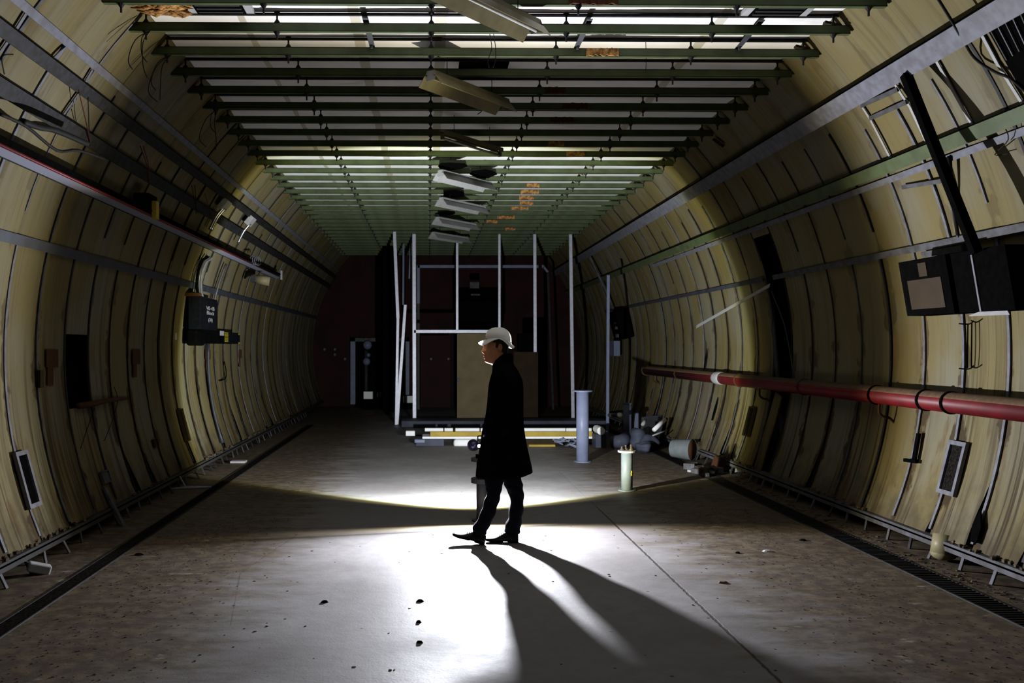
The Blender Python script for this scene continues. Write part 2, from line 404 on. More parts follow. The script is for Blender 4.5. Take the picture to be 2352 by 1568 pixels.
def make_wall(side, seam0, matname, holes, seed):
    rnd = random.Random(seed)
    mb = MB()
    k0 = math.floor((Y0 - seam0) / PITCH); k1 = math.ceil((Y1 - seam0) / PITCH)
    NR = 46
    ths = [TH0 + (TH1 - TH0) * i / NR for i in range(NR + 1)]
    gaps = {k: (rnd.uniform(0.03, 0.11) if rnd.random() < 0.42 else 0.0, rnd.uniform(-0.30, -0.05)) for k in range(k0, k1 + 1)}
    for k in range(k0, k1):
        ya, yb = seam0 + k * PITCH, seam0 + (k + 1) * PITCH
        off = rnd.uniform(-0.005, 0.005); tilt = rnd.uniform(-0.006, 0.006)
        ph = rnd.uniform(0, 6.28)
        ts = (0, 0.025, 0.07, 0.25, 0.5, 0.75, 0.93, 0.975, 1)
        dep = (-0.003, 0.0, 0.002, 0.006, 0.008, 0.006, 0.002, 0.0, -0.003)
        g0, gs = gaps[k]
        for r in range(NR):
            mid = (ths[r] + ths[r + 1]) / 2
            if any(kk == k and a <= mid <= b for kk, a, b in holes): continue
            quad = []
            for th in (ths[r], ths[r + 1]):
                gg = g0 * min(1, max(0, (gs - th) / 0.25)) ** 0.8 * (1 + 0.3 * math.sin(th * 23 + ph))
                row = []
                for t_, d_ in zip(ts, dep):
                    y = ya + gg + t_ * (PITCH - gg)
                    ins = d_ + off + tilt * t_ + 0.008 * math.sin(th * 5 + ph) * math.sin(math.pi * t_)
                    if gg > 0.01: ins += 0.03 * gg / 0.1 * (1 - t_) * 0.8
                    row.append(wp(side, th, y, ins))
                quad.append(row)
            n = len(ts)
            mb.add(quad[0] + quad[1], [(i, i + 1, n + i + 1, n + i) for i in range(n - 1)])
    nm = 'wall_left' if side < 0 else 'wall_right'
    o = struct(mb.build(nm, matname, smooth=True, local=(0, 0, 0)))
    return o
def kof(seam0, y): return math.floor((y - seam0) / PITCH)
SL, SR = 7.26, 7.45
hole_l = (kof(SL, 8.75), R_(-7.7), R_(2.2))
hole_r = (kof(SR, 11.3), TH0 - 1, ang(hit(1760, 530))[1])
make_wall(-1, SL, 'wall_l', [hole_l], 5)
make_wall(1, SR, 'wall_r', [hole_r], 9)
# dark iron lining behind the panels, with its ribs
mb = MB(); n = 40
for i in range(n):
    a0 = -0.62 + (math.pi + 1.24) * i / n; a1 = -0.62 + (math.pi + 1.24) * (i + 1) / n; r = TR + 0.24
    q = [Vector((TX + r * math.cos(a), y, TZ + r * math.sin(a))) for a in (a0, a1) for y in (Y0, Y1 + 0.2)]
    mb.add(q, [(0, 1, 3, 2)])
struct(mb.build('wall_outer', 'lining', smooth=True, local=(0, 0, 0)))
# floor slab
mb = MB(); mb.box((TX - TR - 0.4, Y0, -0.25), (TX + TR + 0.4, Y1 + 0.2, 0.0))
struct(mb.build('floor', 'floor', local=(0, 0, 0)))
# ceiling boards
CZ = 4.375
mb = MB()
xl, xr = TX - 2.83, TX + 2.83
nx = 24
k0 = -17
for j in range(-17, 33):
    ya, yb = 7.306 + j * PITCH, 7.306 + (j + 1) * PITCH
    if yb > Y1 + .3: break
    for i in range(nx):
        x0 = xl + (xr - xl) * i / nx; x1 = xl + (xr - xl) * (i + 1) / nx
        if j == 2 and 0.38 < (x0 + x1) / 2 < 0.86: continue              # open hatch above the second fitting
        sag = [0.012 * math.sin(3.1 * x + j * 1.7) for x in (x0, x1)]
        mb.add([(x0, ya + .004, CZ), (x1, ya + .004, CZ), (x1, (ya + yb) / 2, CZ - 0.010 - sag[1]), (x0, (ya + yb) / 2, CZ - 0.010 - sag[0]),
                (x1, yb - .004, CZ), (x0, yb - .004, CZ)], [(0, 1, 2, 3), (3, 2, 4, 5)])
struct(mb.build('ceiling', 'ceil', smooth=False, local=(0, 0, 0)))
mb = MB(); mb.box((xl - .2, Y0, CZ + 0.12), (xr + .2, Y1, CZ + 0.16))
struct(mb.build('ceiling_void', 'lining', local=(0, 0, 0)))
# end wall of the tunnel, painted dark red
mb = MB(); mb.box((TX - TR - .3, Y1, 0), (TX + TR + .3, Y1 + 0.15, 4.6))
struct(mb.build('wall_back', 'endred', local=(0, 0, 0)))
# dark behind the camera so that no daylight leaks in
mb = MB(); mb.box((TX - TR - .5, Y0 - .2, -0.2), (TX + TR + .5, Y0, 4.9))
struct(mb.build('wall_front', 'lining', local=(0, 0, 0)))

# joint battens on the ceiling
tn = 0
mb = MB()
for j in range(-1, 31):
    y = 7.306 + j * PITCH + random.uniform(-.01, .01)
    mb.bar((xl + .05, y, CZ - .012 + random.uniform(-.01, .0)), (xr - .05, y, CZ - .014), 0.022, 0.018)
    if j in (0, 1, -1): mb.bar((xl + .05, y + .045, CZ - .012), (xr - .05, y + .04, CZ - .012), 0.008, 0.01)
struct(mb.build('trim_1', 'darkrail'))

# metal cover strips over the wall joints
def arc_strip(mb, side, y, t0, t1, wd, inset, th_=0.012, n=None, wob=0.0, ph=0.0):
    n = n or max(3, int((t1 - t0) / 0.05))
    vs = []
    for i in range(n + 1):
        th = t0 + (t1 - t0) * i / n; yy = y + wob * math.sin(th * 6 + ph)
        vs += [wp(side, th, yy - wd / 2, inset), wp(side, th, yy + wd / 2, inset), wp(side, th, yy + wd / 2, inset + th_), wp(side, th, yy - wd / 2, inset + th_)]
    fs = []
    for i in range(n):
        a, b = i * 4, (i + 1) * 4
        for q in range(4): fs.append((a + q, a + (q + 1) % 4, b + (q + 1) % 4, b + q))
    fs += [(3, 2, 1, 0), (n * 4, n * 4 + 1, n * 4 + 2, n * 4 + 3)]
    mb.add(vs, fs)
tn = 2
rr = random.Random(21)
for side, seam0, mid in ((-1, SL, ang(hit(0, 540))[1]), (1, SR, ang(hit(2352, 520))[1])):
    for k in range(-8, 33):
        y = seam0 + k * PITCH
        if y > Y1 - .2 or y < 3: continue
        mb = MB()
        near = y < 9.2
        wd = 0.030 if near else rr.choice((0.006, 0.008, 0.010, 0.014))
        t1 = TH1 if rr.random() < .15 else R_(rr.uniform(30, 36))
        if rr.random() < 0.5: arc_strip(mb, side, y, TH0 + .01, t1, wd, 0.004, wob=0.003, ph=rr.uniform(0, 6))
        else:
            arc_strip(mb, side, y, TH0 + .01, mid, wd, 0.004, wob=0.004, ph=rr.uniform(0, 6)); arc_strip(mb, side, y, mid + .06, max(t1, mid + .2), wd * .6, 0.002)
        bright = (side < 0 and k in (0, -1, 15, 19)) or (side > 0 and k in (0, 1, -1, 12, 8))
        m_ = 'galv' if bright else rr.choice(('galvdull', 'darkrail', 'galvdull', 'darkrail', 'darkrail'))
        struct(mb.build('trim_%d' % tn, m_, smooth=False)); tn += 1

# ================================================================== CEILING BEAMS
BZ = 4.245
def make_beam():
    y = 7.306
    t = thing('ceiling_beam', (TX, y, BZ - .035), 'dark green steel channel hung crosswise under the white ceiling boards', 'ceiling beam', 'green ceiling channels')
    mb = MB(); xa, xb = TX - 2.90, TX + 2.86; h = 0.035
    mb.box((xa, y - .022, BZ - h), (xb, y + .022, BZ - h + .008)); mb.box((xa, y - .022, BZ - h), (xb, y - .016, BZ + h))
    mb.box((xa, y + .016, BZ - h), (xb, y + .022, BZ + h)); mb.box((xa, y - .022, BZ + h - .008), (xb, y + .022, BZ + h))
    mb.build('channel', 'green', t)
    for x in (xa + .13, -1.21, .02, 1.10, 2.27, xb - .13):
        r = MB(); r.tube([(x, y, BZ - .10), (x, y, BZ - .06), (x, y, CZ - .005)], .008, 6)
        r.tube([(x, y, BZ + h), (x, y, BZ + h + .03)], [.03, .010], 8); r.tube([(x, y, BZ - h - .025), (x, y, BZ - h)], [.012, .028], 8)
        r.tube([(x, y, CZ - .03), (x, y, CZ - .005)], [.010, .024], 8)
        r.build('hanger_rod', 'darkrail', t)
    return t
beam = make_beam()
for j in range(-2, 31):
    if j == 0: continue
    dup(beam, (TX, 7.306 + j * PITCH, BZ - .035))

# ragged orange insulation caught on the beams
def scrap(x, jy, wx, hz, label, name='insulation_scrap', matname='insul', seed=0, z=None):
    r = random.Random(seed); y = 7.306 + jy * PITCH
    n = 14; top, bot = [], []
    z = BZ if z is None else z
    for i in range(n + 1):
        xx = x - wx / 2 + wx * i / n
        top.append((xx, z + hz / 2 * r.uniform(.7, 1.1))); bot.append((xx, z - hz / 2 * r.uniform(.75, 1.35)))
    mb = MB()
    for i in range(n):
        a, b, c, d = bot[i], bot[i + 1], top[i + 1], top[i]
        yo = y - .035 - r.uniform(0, .012)
        mb.hexa([(a[0], yo, a[1]), (b[0], yo, b[1]), (b[0], y - .0225, b[1]), (a[0], y - .0225, a[1]),
                 (d[0], yo, d[1]), (c[0], yo, c[1]), (c[0], y - .0225, c[1]), (d[0], y - .0225, d[1])])
    return tag(mb.build(name, matname), label, 'insulation scrap', None)
def bx(px, j): return at(px, 100, 7.306 + j * PITCH).x
for i, (px, j, w_, lab, m_) in enumerate((
    (1362, -1, .36, 'ragged rust-coloured scrap hanging under the nearest ceiling beam', 'rust'),
    (1382, 1, .28, 'orange insulation strip stuck on the third ceiling beam in view', 'insul'),
    (1275, 3, .20, 'dark rust-brown scrap on the fifth ceiling beam, right of the cream light', 'rust'),
    (1320, 4, .26, 'dark rust-brown scrap on the sixth ceiling beam', 'rust'),
    (1290, 5, .26, 'torn brown scrap on the seventh ceiling beam above the light tube', 'rust'),
    (1277, 7, .20, 'brown-orange scrap at the edge of the lit ceiling zone, upper of two', 'insul'),
    (1321, 8, .24, 'flat orange scrap on the first brightly lit green beam', 'insul'),
    (1224, 12, .20, 'topmost small orange scrap of the staggered column of scraps', 'insul'),
    (1216, 13, .30, 'wide orange scrap, second of the staggered column of scraps', 'insul'),
    (1209, 14, .25, 'orange scrap, third of the staggered column of scraps', 'insul'),
    (1209, 15, .24, 'pale orange scrap, fourth of the staggered column of scraps', 'insul'),
    (1193, 16, .32, 'long orange scrap where the column of scraps turns left', 'insul'),
    (1162, 18, .34, 'long orange scrap just right of the fifth hanging light', 'insul'),
    (1130, 19, .22, 'squat brown-orange scrap at the right end of the fifth hanging light', 'insul'),
    (1172, 21, .22, 'lowest and dimmest brown scrap on the far ceiling beams', 'insul'))):
    scrap(bx(px, j), j, w_, .062, lab, seed=i, matname=m_)
# matted insulation at the near left corner of the ceiling
mb = MB(); r = random.Random(3)
for i in range(150):
    p = at(325 + i * .62, 14, 7.0); L = Vector((p.x, 6.95 + r.uniform(-.14, .22), 4.34 - r.uniform(0, .05)))
    a_ = r.uniform(-.5, .5); d_ = Vector((math.cos(a_), math.sin(a_), r.uniform(-.35, .1))) * r.uniform(.03, .11)
    mb.tube([L - d_, L + Vector((0, r.uniform(-.02, .02), r.uniform(-.015, .01))), L + d_], [.004, r.uniform(.008, .034), .003], 6)
tag(mb.build('insulation_mat', 'insul', smooth=True), 'shaggy brown insulation spilling out where the nearest beams meet the left wall', 'insulation')
# dark ducts above the near boards
for nm, p0, p1, lab in (('duct_grille', 437, 553, 'dark louvred duct opening between two pale battens near the left ceiling corner'),
                        ('duct_grille', 1742, 1862, 'dark duct opening in the white ceiling near the right wall')):
    a, b = at(p0, 22, 7.0), at(p1, 22, 7.0)
    t = thing(nm, (a.x / 2 + b.x / 2, 6.98, CZ - .06), lab, 'duct')
    m_ = MB(); m_.box((a.x, 6.80, CZ - .05), (b.x, 7.24, CZ - .015)); m_.build('duct_box', 'black', t)
    m_ = MB()
    for i in range(6): m_.box((a.x + .02, 6.82 + i * .07, CZ - .056), (b.x - .02, 6.845 + i * .07, CZ - .05))
    m_.build('louvre', 'darkgrey', t)
    for x in (a.x - .03, b.x + .03):
        m_ = MB(); m_.box((x - .03, 6.78, CZ - .045), (x + .03, 7.27, CZ - .016)); m_.build('batten', 'white', t)
# slanting straps between the first beams
for x0, x1, lab in ((840, 856, 'perforated flat strap crossing the first beams left of the ceiling centre'),
                    (1354, 1322, 'perforated flat strap slanting over the first beams right of the nearest light'),
                    (1748, 1690, 'dark flat strap slanting over the first beams near the right wall')):
    a = at(x0, 30, 7.25); b = at(x1, 112, 7.95)
    m_ = MB(); m_.bar((a.x, 7.22, BZ + .05), (b.x, 7.93, BZ + .045), .045, .006)
    for q in (.12, .88):
        c_ = Vector((a.x, 7.22, BZ + .05)).lerp(Vector((b.x, 7.93, BZ + .045)), q); m_.tube([c_ - Vector((0, 0, .03)), c_ + Vector((0, 0, .012))], .012, 6)
    tag(m_.build('flat_strap', 'bluerail'), lab, 'metal strap')

# ================================================================== HANGING LIGHT FITTINGS
def make_fixture(name, c, yaw, kind, label, L=1.2, roll=0.0):
    t = thing(name, c, label, 'ceiling light')
    rot = Matrix.Rotation(yaw, 3, 'Z') @ Matrix.Rotation(roll, 3, 'Y')
    T = lambda x, y, z: Vector(c) + rot @ Vector((x, y, z))
    def sheet(mb, prof, y0, y1, th_):
        for (x0, z0), (x1, z1) in zip(prof[:-1], prof[1:]):
            nx_, nz_ = (z1 - z0), -(x1 - x0); l = math.hypot(nx_, nz_); nx_, nz_ = nx_ / l * th_, nz_ / l * th_
            mb.hexa([T(x0, y0, z0), T(x1, y0, z1), T(x1, y1, z1), T(x0, y1, z0), T(x0 + nx_, y0, z0 + nz_), T(x1 + nx_, y0, z1 + nz_), T(x1 + nx_, y1, z1 + nz_), T(x0 + nx_, y1, z0 + nz_)])
    mb = MB(); 
    sheet(mb, [(-.04, .02), (-.04, .07), (.04, .07), (.04, .02)], -L / 2, L / 2, .004); mb.build('spine', 'cream' if kind != 'white' else 'white', t)
    if kind != 'tube':
        for sg, nm in ((-1, 'reflector'), (1, 'reflector')):
            mb = MB(); sheet(mb, [(sg * .035, .03), (sg * .06, .02), (sg * .125, -.065)], -L / 2 - .01, L / 2 + .01, .004)
            mb.build(nm, 'cream' if kind in ('cream', 'glow') else 'white', t)
        for yy in (-L / 2, L / 2):
            mb = MB(); mb.add([T(-.06, yy, .02), T(.06, yy, .02), T(.04, yy, .07), T(-.04, yy, .07), T(-.045, yy, -.02), T(.045, yy, -.02)], [(0, 1, 2, 3), (4, 5, 1, 0)])
            mb.build('end_cap', 'white', t)
        if kind == 'glow':
            mb = MB(); mb.tube([T(0, -L / 2, -.005), T(0, L / 2, -.005)], .013, 10); mb.build('tube_lamp', 'white', t, True)
    else:
        mb = MB(); mb.tube([T(0, -L / 2 + .03, -.02), T(0, L / 2 - .03, -.02)], .014, 10); mb.build('tube_lamp', 'white', t, True)
        for yy in (-L / 2 + .02, L / 2 - .02):
            mb = MB(); mb.hexa([T(-.02, yy - .012, -.035), T(.02, yy - .012, -.035), T(.02, yy + .012, -.035), T(-.02, yy + .012, -.035),
                                T(-.02, yy - .012, .03), T(.02, yy - .012, .03), T(.02, yy + .012, .03), T(-.02, yy + .012, .03)]); mb.build('lamp_holder', 'cream', t)
    for yy in (-L * .3, L * .3):
        p = T(0, yy, .07); mb = MB(); mb.tube([p, (p.x, p.y, CZ - .03)], .004, 5); mb.build('suspension_wire', 'tornwire', t)
    return t
FZ = CAMZ + 2.36
def fx(px, py): 
    D = (FZ - CAMZ) * F / (PPY - py); return at(px, py, D)
for nm, px, py, yaw, kind, lab in (
    ('strip_light', 1122, 16, -40, 'glow', 'cream twin-wing strip light with a white tube, nearest the camera, cut by the top edge'),
    ('strip_light', 1080, 214, -38, 'cream', 'unlit yellow-cream strip light hanging askew in the dark ceiling zone'),
    ('tube_fitting', 1085, 334, -38, 'tube', 'bare fluorescent tube fitting without wings, third hanging light'),
    ('strip_light', 1070, 416, -38, 'white', 'brightest white strip light, fourth from the camera'),
    ('strip_light', 1063, 473, -38, 'white', 'white strip light with dark broken end, fifth from the camera'),
    ('strip_light', 1048, 514, -38, 'white', 'dim greyish strip light, sixth from the camera'),
    ('strip_light', 1034, 546, -38, 'white', 'dimmest farthest strip light, just above the stud frame')):
    p = fx(px, py); make_fixture(nm, p, R_(yaw), kind, lab)
# torn mounting plates above the far fittings
for px, py, lab in ((1035, 384, 'black torn plate above the fourth hanging light'), (1110, 402, 'black shred dangling behind the fourth hanging light'),
                    (1042, 447, 'black torn plate above the fifth hanging light'), (1025, 491, 'black torn plate above the sixth hanging light')):
    D = (BZ - .06 - CAMZ) * F / (PPY - py); p = at(px, py, D); mb = MB(); r = random.Random(px)
    pts = [(p.x + .24 * math.cos(a) * r.uniform(.6, 1.1), p.y + .34 * math.sin(a) * r.uniform(.6, 1.1)) for a in [i * math.pi / 4 for i in range(8)]]
    zz = BZ - .05
    mb.add([(x, y, zz) for x, y in pts] + [(x, y, zz + .01) for x, y in pts], [tuple(range(8)), tuple(range(15, 7, -1))] + [(i, (i + 1) % 8, 8 + (i + 1) % 8, 8 + i) for i in range(8)])
    tag(mb.build('torn_plate', 'black'), lab, 'torn plate')

# ================================================================== RAILS ALONG THE WALLS
def rail(name, px, py, y0, y1, wd, th_, matname, label, inset=0.0, cat='wall rail', dz=0.0, parts=None):
    s, th = ang(hit(px, py))
    a, b = wp(s, th, y0, inset + th_ / 2), wp(s, th, y1, inset + th_ / 2)
    nrm = Vector((-s * math.cos(th), 0, -math.sin(th)))
    mb = MB(); mb.bar(a, b, wd, th_, nrm)
    return tag(mb.build(name, matname), label, cat), s, th
Ye = Y1 - .1
rail('flat_bar', 0, 540, 3, Ye, .085, .012, 'bluerail', 'flat grey-blue bar running along the middle of the left wall', .034)
rail('flat_bar', 275, 200, 3, Ye, .060, .014, 'galv', 'topmost pale galvanised bar on the left wall beside the ceiling beams', .034)
def channel(name, px, py, y0, y1, wd, dp, mats, label, inset=0.045):
    """web facing the room with two side flanges"""
    s, th = ang(hit(px, py)); nrm = Vector((-s * math.cos(th), 0, -math.sin(th))); tg = Vector((-s * math.sin(th), 0, math.cos(th)))
    t = thing(name, wp(s, th, y0, inset), label, 'wall rail')
    c0, c1 = wp(s, th, y0, inset), wp(s, th, y1, inset)
    mb = MB(); mb.bar(c0 + nrm * dp, c1 + nrm * dp, wd, .012, nrm); mb.build('web', mats[0], t)
    for sg in (-1, 1):
        mb = MB(); mb.bar(c0 + nrm * dp * .5 + tg * sg * wd / 2, c1 + nrm * dp * .5 + tg * sg * wd / 2, .014, dp, nrm); mb.build('flange', mats[1] if sg > 0 else mats[0], t)
    return t, s, th
channel('steel_channel', 75, 120, 3, Ye, .085, .05, ('darkrail', 'black'), 'dark steel channel second from the top on the left wall')
channel('steel_channel', 104, 262, 3, Ye, .105, .05, ('darkrail', 'black'), 'wide dark blue-grey channel just above the red-striped cable tray')
channel('steel_channel', 1909, 250, 3, Ye, .15, .11, ('galv', 'black'), 'wide pale steel channel topmost on the right wall')
channel('steel_channel', 2166, 330, 3, Ye, .10, .07, ('green', 'black'), 'green painted channel on the right wall below the wide pale one')
rail('flat_bar', 2181, 362, 3, 16.5, .055, .012, 'galv', 'broken pale flat bar directly under the green channel on the right wall', .034)
YH = SR + PITCH * hole_r[0]
o_, s_, th_r = rail('flat_bar', 2352, 520, 3, YH + .25, .060, .012, 'galvdull', 'grey flat bar at mid height of the right wall, nearer than the black gap', .034)
rail('flat_bar', 2352, 520, YH + PITCH, 22, .055, .012, 'bluerail', 'dark flat bar at mid height of the right wall, beyond the black gap', .034)
# the loose end of the bar, swung down
a = hit(1768, 655, .05); b = hit(1600, 750, .25)
mb = MB(); mb.bar(a, b, .05, .008, (-1, 0, .3)); tag(mb.build('loose_bar', 'white'), 'bent flat bar hanging loose across the right wall, its tip pale', 'metal bar')
mb = MB(); mb.tube([hit(1772, 668, .06), hit(1800, 740, .04), hit(1815, 810, .04), hit(1824, 868, .05)], .007, 6)
tag(mb.build('bent_rod', 'galvdull', smooth=True), 'thin bent rod hanging in front of the black gap in the right wall', 'metal rod')
# short horizontal brackets on the upper right wall
for p, q, w_, lab in (((1978, 243), (2062, 205), .035, 'upper short perforated bracket right under the wide pale channel'),
                     ((1998, 272), (2082, 234), .035, 'lower short perforated bracket under the wide pale channel'),
                     ((2073, 430), (2165, 415), .035, 'short rusty bracket below the green channel beside the black strut'),
                     ((2118, 585), (2210, 570), .05, 'pale slotted bracket just above the black cabinet'),
                     ((2130, 125), (2165, 108), .05, 'small grey clip on the uppermost right wall')):
    mb = MB(); mb.bar(hit(p[0], p[1], .04), hit(q[0], q[1], .04), w_, .015, (-1, 0, -.3)); tag(mb.build('short_bracket', 'galvdull'), lab, 'bracket')
# white vertical straps between the upper rails
for side_, pts, lab in ((1, ((1975, 236), (2000, 275), (2045, 362)), 'white strap running down between the two upper channels of the right wall'),
                    (1, ((2048, 182), (2090, 245), (2130, 330)), 'white strap beside the top of the black strut'),
                    (1, ((2250, 70), (2290, 145), (2350, 240)), 'white dashed strap at the upper right beside the black louvre'),
                    (1, ((2148, 135), (2190, 210), (2235, 290)), 'thin torn white strip on the right wall between strut and louvre'),
                    (-1, ((60, 30), (35, 70), (0, 120)), 'white strap at the upper left corner between the pale bar and the dark channel'),
                    (-1, ((212, 160), (180, 215), (142, 268)), 'white strap between the pale bar and the channels of the left wall'),
                    (-1, ((152, 108), (135, 122), (118, 140)), 'short bright torn foil strip between the two upper left rails')):
    mb = MB(); P_ = [hit(x, y, .03) for x, y in pts]
    for a, b in zip(P_[:-1], P_[1:]): mb.bar(a, b, .028 if side_ > 0 else .03, .008, (-side_, 0, -1))
    tag(mb.build('metal_strap', 'white' if side_ > 0 else 'galv'), lab, 'metal strap')

# cable tray on the left wall
TXX, TZZ = -2.83, CAMZ + 1.40
t = thing('cable_tray', (TXX, 3, TZZ - .1), 'grey perforated cable tray with a red stripe along the left wall', 'cable tray')
def perf_mat():
    m, t_, b = nt('perforated_tray'); k = NB(t_)
    P = k.n('ShaderNodeTexCoord').outputs['Object']
    v = k.n('ShaderNodeTexVoronoi'); v.inputs['Randomness'].default_value = 0.0; t_.links.new(k.mapv(P, (30, 9, 30)), v.inputs['Vector']); v.inputs['Scale'].default_value = 1.0
    col = k.mix(k.ss(v.outputs['Distance'], .28, .36, 1, 0), (0.24, 0.25, 0.32), (0.03, 0.03, 0.035)); t_.links.new(col, b.inputs['Base Color']); b.inputs['Roughness'].default_value = .5
    return m
M['perf'] = perf_mat()
TE = 17.6
mb = MB(); mb.bar((TXX + .02, 3, TZZ - .035), (TXX + .02, TE, TZZ - .035), .012, .05, (0.35, 0, 1)); mb.build('side_rail', 'black', t)
mb = MB(); mb.bar((TXX - .06, 3, TZZ - .075), (TXX - .06, TE, TZZ - .075), .14, .010, (0, 0, 1)); mb.build('tray_bottom', 'perf', t)
mb = MB(); mb.bar((TXX - .135, 3, TZZ - .05), (TXX - .135, TE, TZZ - .05), .012, .07, (0, 0, 1)); mb.build('side_rail', 'darkrail', t)
mb = MB(); mb.tube([(TXX + .018, 3, TZZ - .072), (TXX + .018, TE, TZZ - .072)], .013, 8); mb.build('red_stripe', 'red', t, True)
for i, (yy) in enumerate([4.2 + 1.18 * i for i in range(12)]):
    th = math.asin((TZZ - .07 - TZ) / TR); w_ = wp(-1, th, yy, .0)
    mb = MB(); mb.bar((w_.x + .05, yy, TZZ - .03), (TXX - .13, yy, TZZ - .05), .03, .03); mb.build('tray_arm', 'darkrail', t)
# cables lying in the tray
for i, (dx, m_, lab) in enumerate(((-.03, 'tornwire', 'black cable lying in the cable tray, second from its lip'), (-.066, 'redwire', 'dark red cable lying in the middle of the cable tray'), (-.10, 'tornwire', 'black cable lying deep in the cable tray by the wall'))):
    mb = MB(); r = random.Random(i)
    mb.tube([(TXX + dx + r.uniform(-.003, .003), 3 + .6 * k, TZZ - .052 + r.uniform(0, .012)) for k in range(24)], .013, 7)
    tag(mb.build('power_cable', m_, smooth=True), lab, 'cable')
# yellow block over a gap in the tray
p = atx(357, 483, TXX + .05); mb = MB(); mb.cbox(p, (.05, .10, .18)); tag(mb.build('wooden_block', 'wood', bevel=.005), 'small upright yellow-brown block clamped on the cable tray lip', 'block')
mb = MB(); mb.cbox(atx(334, 470, TXX - .06), (.16, .28, .20)); tag(mb.build('junction_box', 'black', bevel=.01), 'black junction box on the cable tray beside the yellow block', 'box')
# curled loops of cable and a white tag further along
mb = MB(); c = atx(582, 597, TXX + .03)
for q in range(3):
    mb.tube([c + Vector((.02 * q + .02 * math.cos(a), .16 * math.cos(a) + .07 * q, .07 * math.sin(a))) for a in [i * .42 for i in range(15)]], .008, 6)
tag(mb.build('cable_coil', 'galv', smooth=True), 'small coil of pale cable under the far end of the tray', 'cable coil')
mb = MB(); mb.cbox(atx(647, 632, TXX + .04), (.03, .10, .17)); tag(mb.build('white_tag', 'white'), 'small white tag hanging at the far end of the cable tray', 'tag')
# clamps with chrome pipe ends
for px, py, L_, lab in ((516, 470, 42, 'silver clamp with bright double pipe stub on the dark channel, nearer one'), (575, 507, 24, 'silver clamp with single pipe stub on the dark channel, farther one')):
    s, th = ang(hit(px, py)); p = hit(px, py, .11)
    t = thing('pipe_clamp', p, lab, 'clamp')
    mb = MB(); mb.cbox(p, (.07, .26, .15), Matrix.Rotation(R_(40), 3, 'Y')); mb.build('clamp_body', 'white', t, bevel=.006)
    mb = MB(); mb.tube([p + Vector((.05, -.05, .03)), p + Vector((.062, -.05, .025))], .018, 8); mb.build('bolt_hole', 'black', t)
    q = p + Vector((-.10, 0, -.16)); q2 = p + Vector((-.19, 0, -.34))
    for dy in ((-.05, .04) if L_ > 30 else (0,)):
        mb = MB(); mb.tube([p + Vector((0, dy, -.04)), q + Vector((0, dy, 0)), q2 + Vector((0, dy, 0))], .020, 8); mb.build('pipe_stub', 'chrome', t, True)

# ================================================================== RED PIPE
p0, p1 = atx(2352, 940, 4.22), None
s0 = (p0.x, p0.z)
PX, PZ = 4.20, CAMZ - .447
PE = atx(1482, 850, PX).y
t = thing('red_pipe', (PX, 4, PZ - .09), 'long red pipe with dusty brown top along the right wall', 'pipe')
mb = MB(); nn = 14
prf = [(math.cos(2 * math.pi * i / nn), math.sin(2 * math.pi * i / nn)) for i in range(nn)]
ys = [3, 8.2, PE]
mb = MB(); mb.tube([(PX, 3, PZ), (PX, PE, PZ)], .083, 20); mb.build('pipe_body', 'red', t, True)
vs = []; 
mb = MB(); seg = 9
for y in (3, PE - .02):
    for i in range(seg + 1):
        a = R_(62 + 92 * i / seg); vs.append((PX + .0855 * math.cos(a), y, PZ + .0855 * math.sin(a)))
    for i in range(seg + 1):
        a = R_(62 + 92 * (seg - i) / seg); vs.append((PX + .082 * math.cos(a), y, PZ + .082 * math.sin(a)))
nq = 2 * (seg + 1)
mb.add(vs, [(i, (i + 1) % nq, nq + (i + 1) % nq, nq + i) for i in range(nq)]); mb.build('dust_layer', 'dust', t, True)
for px in (2015, 2128, 2185, 1848, 1700, 1560):
    y = atx(px, 915, PX).y; mb = MB(); mb.tube([(PX, y - .014, PZ), (PX, y + .014, PZ)], .094, 18); mb.build('collar', 'rust' if px < 1900 else 'black', t, True)
y = atx(1652, 872, PX).y; mb = MB(); mb.tube([(PX, y - .16, PZ), (PX, y - .08, PZ), (PX, y + .08, PZ), (PX, y + .16, PZ)], [.086, .096, .094, .086], 14); mb.build('white_wrap', 'white', t, True)
mb = MB(); mb.tube([(PX, PE - .10, PZ), (PX, PE, PZ)], .10, 16); mb.build('end_flange', 'dust', t, True)
for px, in ((2020,), (1745,), (1500,)):
    y = atx(px, 940, PX).y
    th = math.asin((PZ - .24 - TZ) / TR); w_ = wp(1, th, y, 0)
    mb = MB(); mb.tube([(PX, y, PZ - .08), (PX, y, PZ - .17), (PX + .06, y, PZ - .21), (w_.x - .06, y, PZ - .21), (w_.x + .01, y, PZ - .27)], .013, 7)
    tag(mb.build('pipe_hook', 'rust', smooth=True), {2020: 'bent rusty hook holding the red pipe near the right vent', 1745: 'bent rusty hook holding the red pipe by the black wall gap', 1500: 'small hook at the far end of the red pipe'}[px], 'hook')

